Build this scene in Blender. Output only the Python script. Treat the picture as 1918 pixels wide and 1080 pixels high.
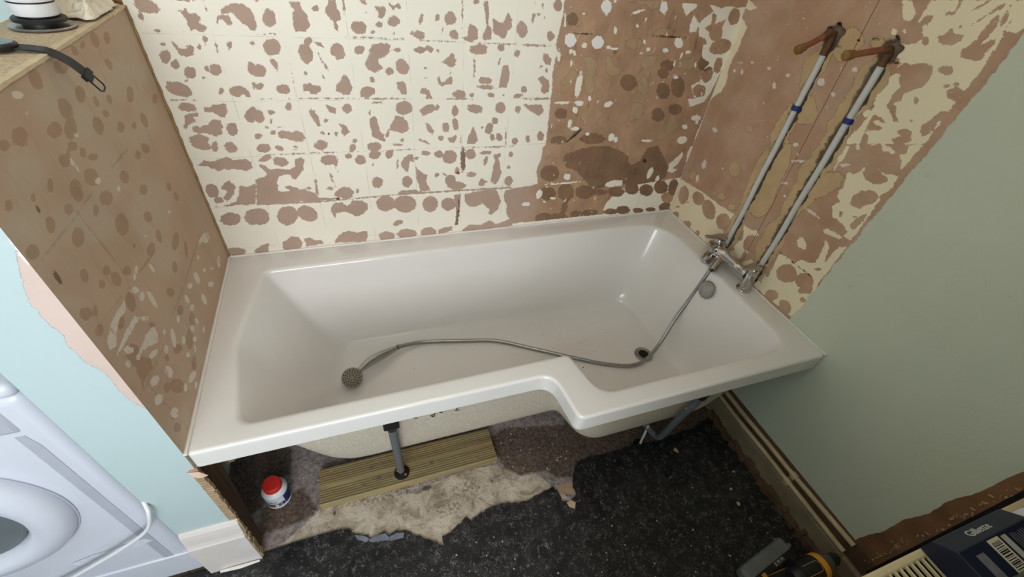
import bpy, bmesh, math, random
import numpy as np
from mathutils import Vector, Matrix, noise as mnoise
from mathutils.bvhtree import BVHTree

random.seed(7)
scene = bpy.context.scene
for o in list(bpy.data.objects):
    bpy.data.objects.remove(o)
COL = scene.collection

# ------------------------------------------------------------------ camera
cam_d = bpy.data.cameras.new('camera')
cam = bpy.data.objects.new('camera', cam_d)
COL.objects.link(cam)
cam_d.sensor_width = 36.0
cam_d.sensor_fit = 'HORIZONTAL'
cam_d.lens = 36.0 * 812.6 / 1918.0
cam_d.clip_start = 0.02
RIGHT, DOWN, FWD = (0.9435, -0.317576, 0.094626), (-0.142467, -0.646565, -0.749438), (0.299185, 0.693613, -0.655278)
cam.matrix_world = Matrix(((RIGHT[0], -DOWN[0], -FWD[0], 0.42901),
                           (RIGHT[1], -DOWN[1], -FWD[1], -1.32931),
                           (RIGHT[2], -DOWN[2], -FWD[2], 1.50325),
                           (0, 0, 0, 1)))
scene.camera = cam

# ------------------------------------------------------------------ world, window daylight, exposure
world = bpy.data.worlds.new('world')
scene.world = world
world.use_nodes = True
world.node_tree.nodes['Background'].inputs[0].default_value = (0.62, 0.76, 1.0, 1)
world.node_tree.nodes['Background'].inputs[1].default_value = 1.0

def area(name, loc, rot, sx, sy, power, col):
    d = bpy.data.lights.new(name, 'AREA')
    d.shape = 'RECTANGLE'; d.size = sx; d.size_y = sy; d.energy = power; d.color = col
    o = bpy.data.objects.new(name, d); COL.objects.link(o)
    o.location = loc; o.rotation_euler = rot
    return o
# daylight standing in the window opening of the front wall (window_1, behind the camera)
WIN = (-0.70, 0.56, 0.85, 2.15)          # x0 x1 z0 z1 of the opening
YW = -2.55                               # plane of the window wall
area('window_daylight', ((WIN[0]+WIN[1])/2, YW-0.09, (WIN[2]+WIN[3])/2), (math.radians(90), 0, 0),
     WIN[1]-WIN[0]-0.04, WIN[3]-WIN[2]-0.04, 60.0, (1.0, 0.985, 0.96))
# added warm fill, no known lamp of the room, brightens the right wall
fill_d = bpy.data.lights.new('right_wall_fill', 'POINT')
fill_d.energy = 7.0; fill_d.color = (1.0, 0.86, 0.68); fill_d.shadow_soft_size = 0.11
fill_o = bpy.data.objects.new('right_wall_fill', fill_d); COL.objects.link(fill_o)
fill_o.location = (0.62, -0.95, 2.22)

vs = scene.view_settings
vs.view_transform = 'Standard'
vs.look = 'None'
vs.gamma = 1.0
vs.use_curve_mapping = False
vs.exposure = -0.42

# ------------------------------------------------------------------ helpers
def srgb(r, g, b):
    f = lambda c: (c/255/12.92) if c/255 <= 0.04045 else ((c/255+0.055)/1.055)**2.4
    return (f(r), f(g), f(b), 1.0)

class NT:
    """small wrapper for building node trees"""
    def __init__(self, name):
        self.m = bpy.data.materials.new(name); self.m.use_nodes = True
        self.t = self.m.node_tree; self.n = self.t.nodes
        self.p = self.n['Principled BSDF']; self._co = None
    def add(self, typ, **kw):
        nd = self.n.new(typ)
        for k, v in kw.items(): setattr(nd, k, v)
        return nd
    def link(self, a, b): self.t.links.new(a, b)
    def put(self, sock, v):
        if isinstance(v, bpy.types.NodeSocket): self.link(v, sock)
        else: sock.default_value = v
    def co(self):
        if not self._co: self._co = self.add('ShaderNodeTexCoord')
        return self._co.outputs['Object']
    def mapping(self, scale=(1,1,1), rot=(0,0,0)):
        mp = self.add('ShaderNodeMapping'); self.link(self.co(), mp.inputs['Vector'])
        mp.inputs['Scale'].default_value = scale; mp.inputs['Rotation'].default_value = rot
        return mp.outputs[0]
    def noise(self, scale, detail=4, rough=0.55, dist=0.0, vec=None):
        nd = self.add('ShaderNodeTexNoise')
        nd.inputs['Scale'].default_value = scale; nd.inputs['Detail'].default_value = detail
        nd.inputs['Roughness'].default_value = rough; nd.inputs['Distortion'].default_value = dist
        self.link(vec or self.co(), nd.inputs['Vector'])
        return nd.outputs['Fac']
    def math(self, op, a, b=0.0, c=0.0, clamp=False):
        nd = self.add('ShaderNodeMath', operation=op, use_clamp=clamp)
        for i, v in enumerate((a, b, c)): self.put(nd.inputs[i], v)
        return nd.outputs[0]
    def ramp(self, f, a, b, lo=0.0, hi=1.0, smooth=True):
        nd = self.add('ShaderNodeMapRange', interpolation_type='SMOOTHSTEP' if smooth else 'LINEAR')
        self.put(nd.inputs['Value'], f)
        for k, v in zip(('From Min', 'From Max', 'To Min', 'To Max'), (a, b, lo, hi)): nd.inputs[k].default_value = v
        return nd.outputs['Result']
    def mix(self, f, a, b, mode='MIX'):
        nd = self.add('ShaderNodeMix', data_type='RGBA', blend_type=mode)
        self.put(nd.inputs[0], f); self.put(nd.inputs[6], a); self.put(nd.inputs[7], b)
        return nd.outputs[2]
    def bump(self, h, strength=0.5, dist=0.001):
        nd = self.add('ShaderNodeBump'); nd.inputs['Strength'].default_value = strength
        nd.inputs['Distance'].default_value = dist; self.link(h, nd.inputs['Height'])
        self.link(nd.outputs[0], self.p.inputs['Normal'])
    def out(self, col, rough=0.6, metal=0.0, **kw):
        self.put(self.p.inputs['Base Color'], col); self.put(self.p.inputs['Roughness'], rough)
        self.p.inputs['Metallic'].default_value = metal
        for k, v in kw.items(): self.put(self.p.inputs[k.replace('_', ' ')], v)
        return self.m

def vary(t, col, scale=6.0, amt=0.12, detail=5):
    """colour with a little procedural unevenness"""
    f = t.ramp(t.noise(scale, detail), 0.25, 0.75, 1-amt, 1+amt, False)
    nd = t.add('ShaderNodeMix', data_type='RGBA', blend_type='MULTIPLY')
    nd.inputs[0].default_value = 1.0; t.put(nd.inputs[6], col)
    cb = t.add('ShaderNodeCombineColor')
    for i in range(3): t.link(f, cb.inputs[i])
    t.link(cb.outputs[0], nd.inputs[7])
    return nd.outputs[2]

def simple(name, col, rough=0.5, metal=0.0, scale=8.0, amt=0.06, bump=0.0, bscale=60, bdist=0.001, **kw):
    t = NT(name)
    c = vary(t, col, scale, amt)
    if bump: t.bump(t.noise(bscale, 5), bump, bdist)
    return t.out(c, rough, metal, **kw)

class MB:
    """collects geometry for one mesh"""
    def __init__(self): self.v = []; self.f = []
    def add(self, vs, fs):
        k = len(self.v); self.v += [tuple(p) for p in vs]; self.f += [tuple(i+k for i in q) for q in fs]; return self
    def box(self, a, b, M=None):
        (x0, y0, z0), (x1, y1, z1) = a, b
        vs = [Vector(p) for p in ((x0,y0,z0),(x1,y0,z0),(x1,y1,z0),(x0,y1,z0),(x0,y0,z1),(x1,y0,z1),(x1,y1,z1),(x0,y1,z1))]
        if M: vs = [M @ p for p in vs]
        return self.add(vs, [(0,3,2,1),(4,5,6,7),(0,1,5,4),(1,2,6,5),(2,3,7,6),(3,0,4,7)])
    def tube(self, path, r, n=14, caps=True):
        P = [Vector(p) for p in path]; m = len(P)
        R = r if isinstance(r, (list, tuple)) else [r]*m
        up = None; rings = []
        for i in range(m):
            t = (P[min(i+1, m-1)] - P[max(i-1, 0)]).normalized()
            if up is None:
                up = Vector((0,0,1)) if abs(t.z) < 0.9 else Vector((1,0,0))
            s = t.cross(up).normalized(); up = s.cross(t).normalized()
            rings.append([P[i] + (s*math.cos(2*math.pi*k/n) + up*math.sin(2*math.pi*k/n))*R[i] for k in range(n)])
        vs = [p for q in rings for p in q]
        fs = [(i*n+k, i*n+(k+1) % n, (i+1)*n+(k+1) % n, (i+1)*n+k) for i in range(m-1) for k in range(n)]
        if caps: fs += [tuple(range(n-1, -1, -1)), tuple((m-1)*n+k for k in range(n))]
        return self.add(vs, fs)
    def lathe(self, prof, M=None, n=28):
        vs, fs = [], []
        for r, z in prof:
            for k in range(n):
                a = 2*math.pi*k/n; p = Vector((r*math.cos(a), r*math.sin(a), z))
                vs.append(M @ p if M else p)
        m = len(prof)
        fs = [(i*n+k, i*n+(k+1) % n, (i+1)*n+(k+1) % n, (i+1)*n+k) for i in range(m-1) for k in range(n)]
        if prof[0][0] > 1e-6: fs.append(tuple(range(n-1, -1, -1)))
        if prof[-1][0] > 1e-6: fs.append(tuple((m-1)*n+k for k in range(n)))
        return self.add(vs, fs)
    def prism(self, pts, axis, a, b):
        """polygon pts in the plane across axis, extruded from a to b along it"""
        put = {0: lambda u, w, t: (t, u, w), 1: lambda u, w, t: (u, t, w), 2: lambda u, w, t: (u, w, t)}[axis]
        n = len(pts)
        vs = [put(u, w, a) for u, w in pts] + [put(u, w, b) for u, w in pts]
        return self.add(vs, [tuple(range(n)), tuple(range(2*n-1, n-1, -1))] + [(i, n+i, n+(i+1) % n, (i+1) % n) for i in range(n)])
    def build(self, name, mat, parent=None, smooth=True, bevel=0.0, seg=2, angle=35, fix=True):
        me = bpy.data.meshes.new(name)
        me.from_pydata([tuple(p) for p in self.v], [], self.f)
        if fix:
            bm = bmesh.new(); bm.from_mesh(me)
            bmesh.ops.recalc_face_normals(bm, faces=bm.faces[:])
            bm.to_mesh(me); bm.free()
        me.materials.append(mat)
        o = bpy.data.objects.new(name, me); COL.objects.link(o)
        if smooth:
            for p in me.polygons: p.use_smooth = True
            me.set_sharp_from_angle(angle=math.radians(angle))
        if bevel:
            b = o.modifiers.new('bevel', 'BEVEL'); b.width = bevel; b.segments = seg; b.limit_method = 'ANGLE'; b.angle_limit = math.radians(30)
            b.harden_normals = False
        if parent is not None: attach(o, parent)
        return o

def attach(o, parent):
    o.parent = parent
    if parent.parent is None: o.matrix_parent_inverse = Matrix.Translation(-Vector(parent.location))

def tag(o, label, cat, group=None):
    o['label'] = label; o['category'] = cat
    if group: o['group'] = group
    return o
def thing(name, loc, label, cat, group=None):
    o = bpy.data.objects.new(name, None); COL.objects.link(o)
    o.location = loc; o.empty_display_size = 0.05
    return tag(o, label, cat, group)
def struct(o, label=None):
    o['kind'] = 'structure'
    if label: o['label'] = label
    return o
def frame(p, d, up=(0,0,1)):
    """matrix whose z axis points along d at p"""
    z = Vector(d).normalized(); u = Vector(up)
    if abs(z.dot(u)) > 0.95: u = Vector((1,0,0))
    x = u.cross(z).normalized(); y = z.cross(x)
    return Matrix(((x.x, y.x, z.x, p[0]), (x.y, y.y, z.y, p[1]), (x.z, y.z, z.z, p[2]), (0,0,0,1)))
def spline(pts, n=8):
    """Catmull-Rom through pts"""
    P = [Vector(p) for p in pts]; P = [P[0]*2-P[1]] + P + [P[-1]*2-P[-2]]; out = []
    for i in range(1, len(P)-2):
        a, b, c, d = P[i-1:i+3]
        for k in range(n):
            t = k/n
            out.append(0.5*((2*b) + (c-a)*t + (2*a-5*b+4*c-d)*t*t + (3*b-a-3*c+d)*t**3))
    out.append(P[-2]); return out
def text_mesh(s, size, M, mat, name, parent, thick=0.0004, align='CENTER'):
    cu = bpy.data.curves.new(name, 'FONT'); cu.body = s; cu.size = size; cu.align_x = align; cu.align_y = 'CENTER'; cu.extrude = thick
    tmp = bpy.data.objects.new(name, cu); COL.objects.link(tmp)
    bpy.context.view_layer.update()
    me = bpy.data.meshes.new_from_object(tmp.evaluated_get(bpy.context.evaluated_depsgraph_get()))
    bpy.data.objects.remove(tmp)
    me.transform(M); me.materials.clear(); me.materials.append(mat)
    o = bpy.data.objects.new(name, me); COL.objects.link(o)
    attach(o, parent); return o

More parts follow.
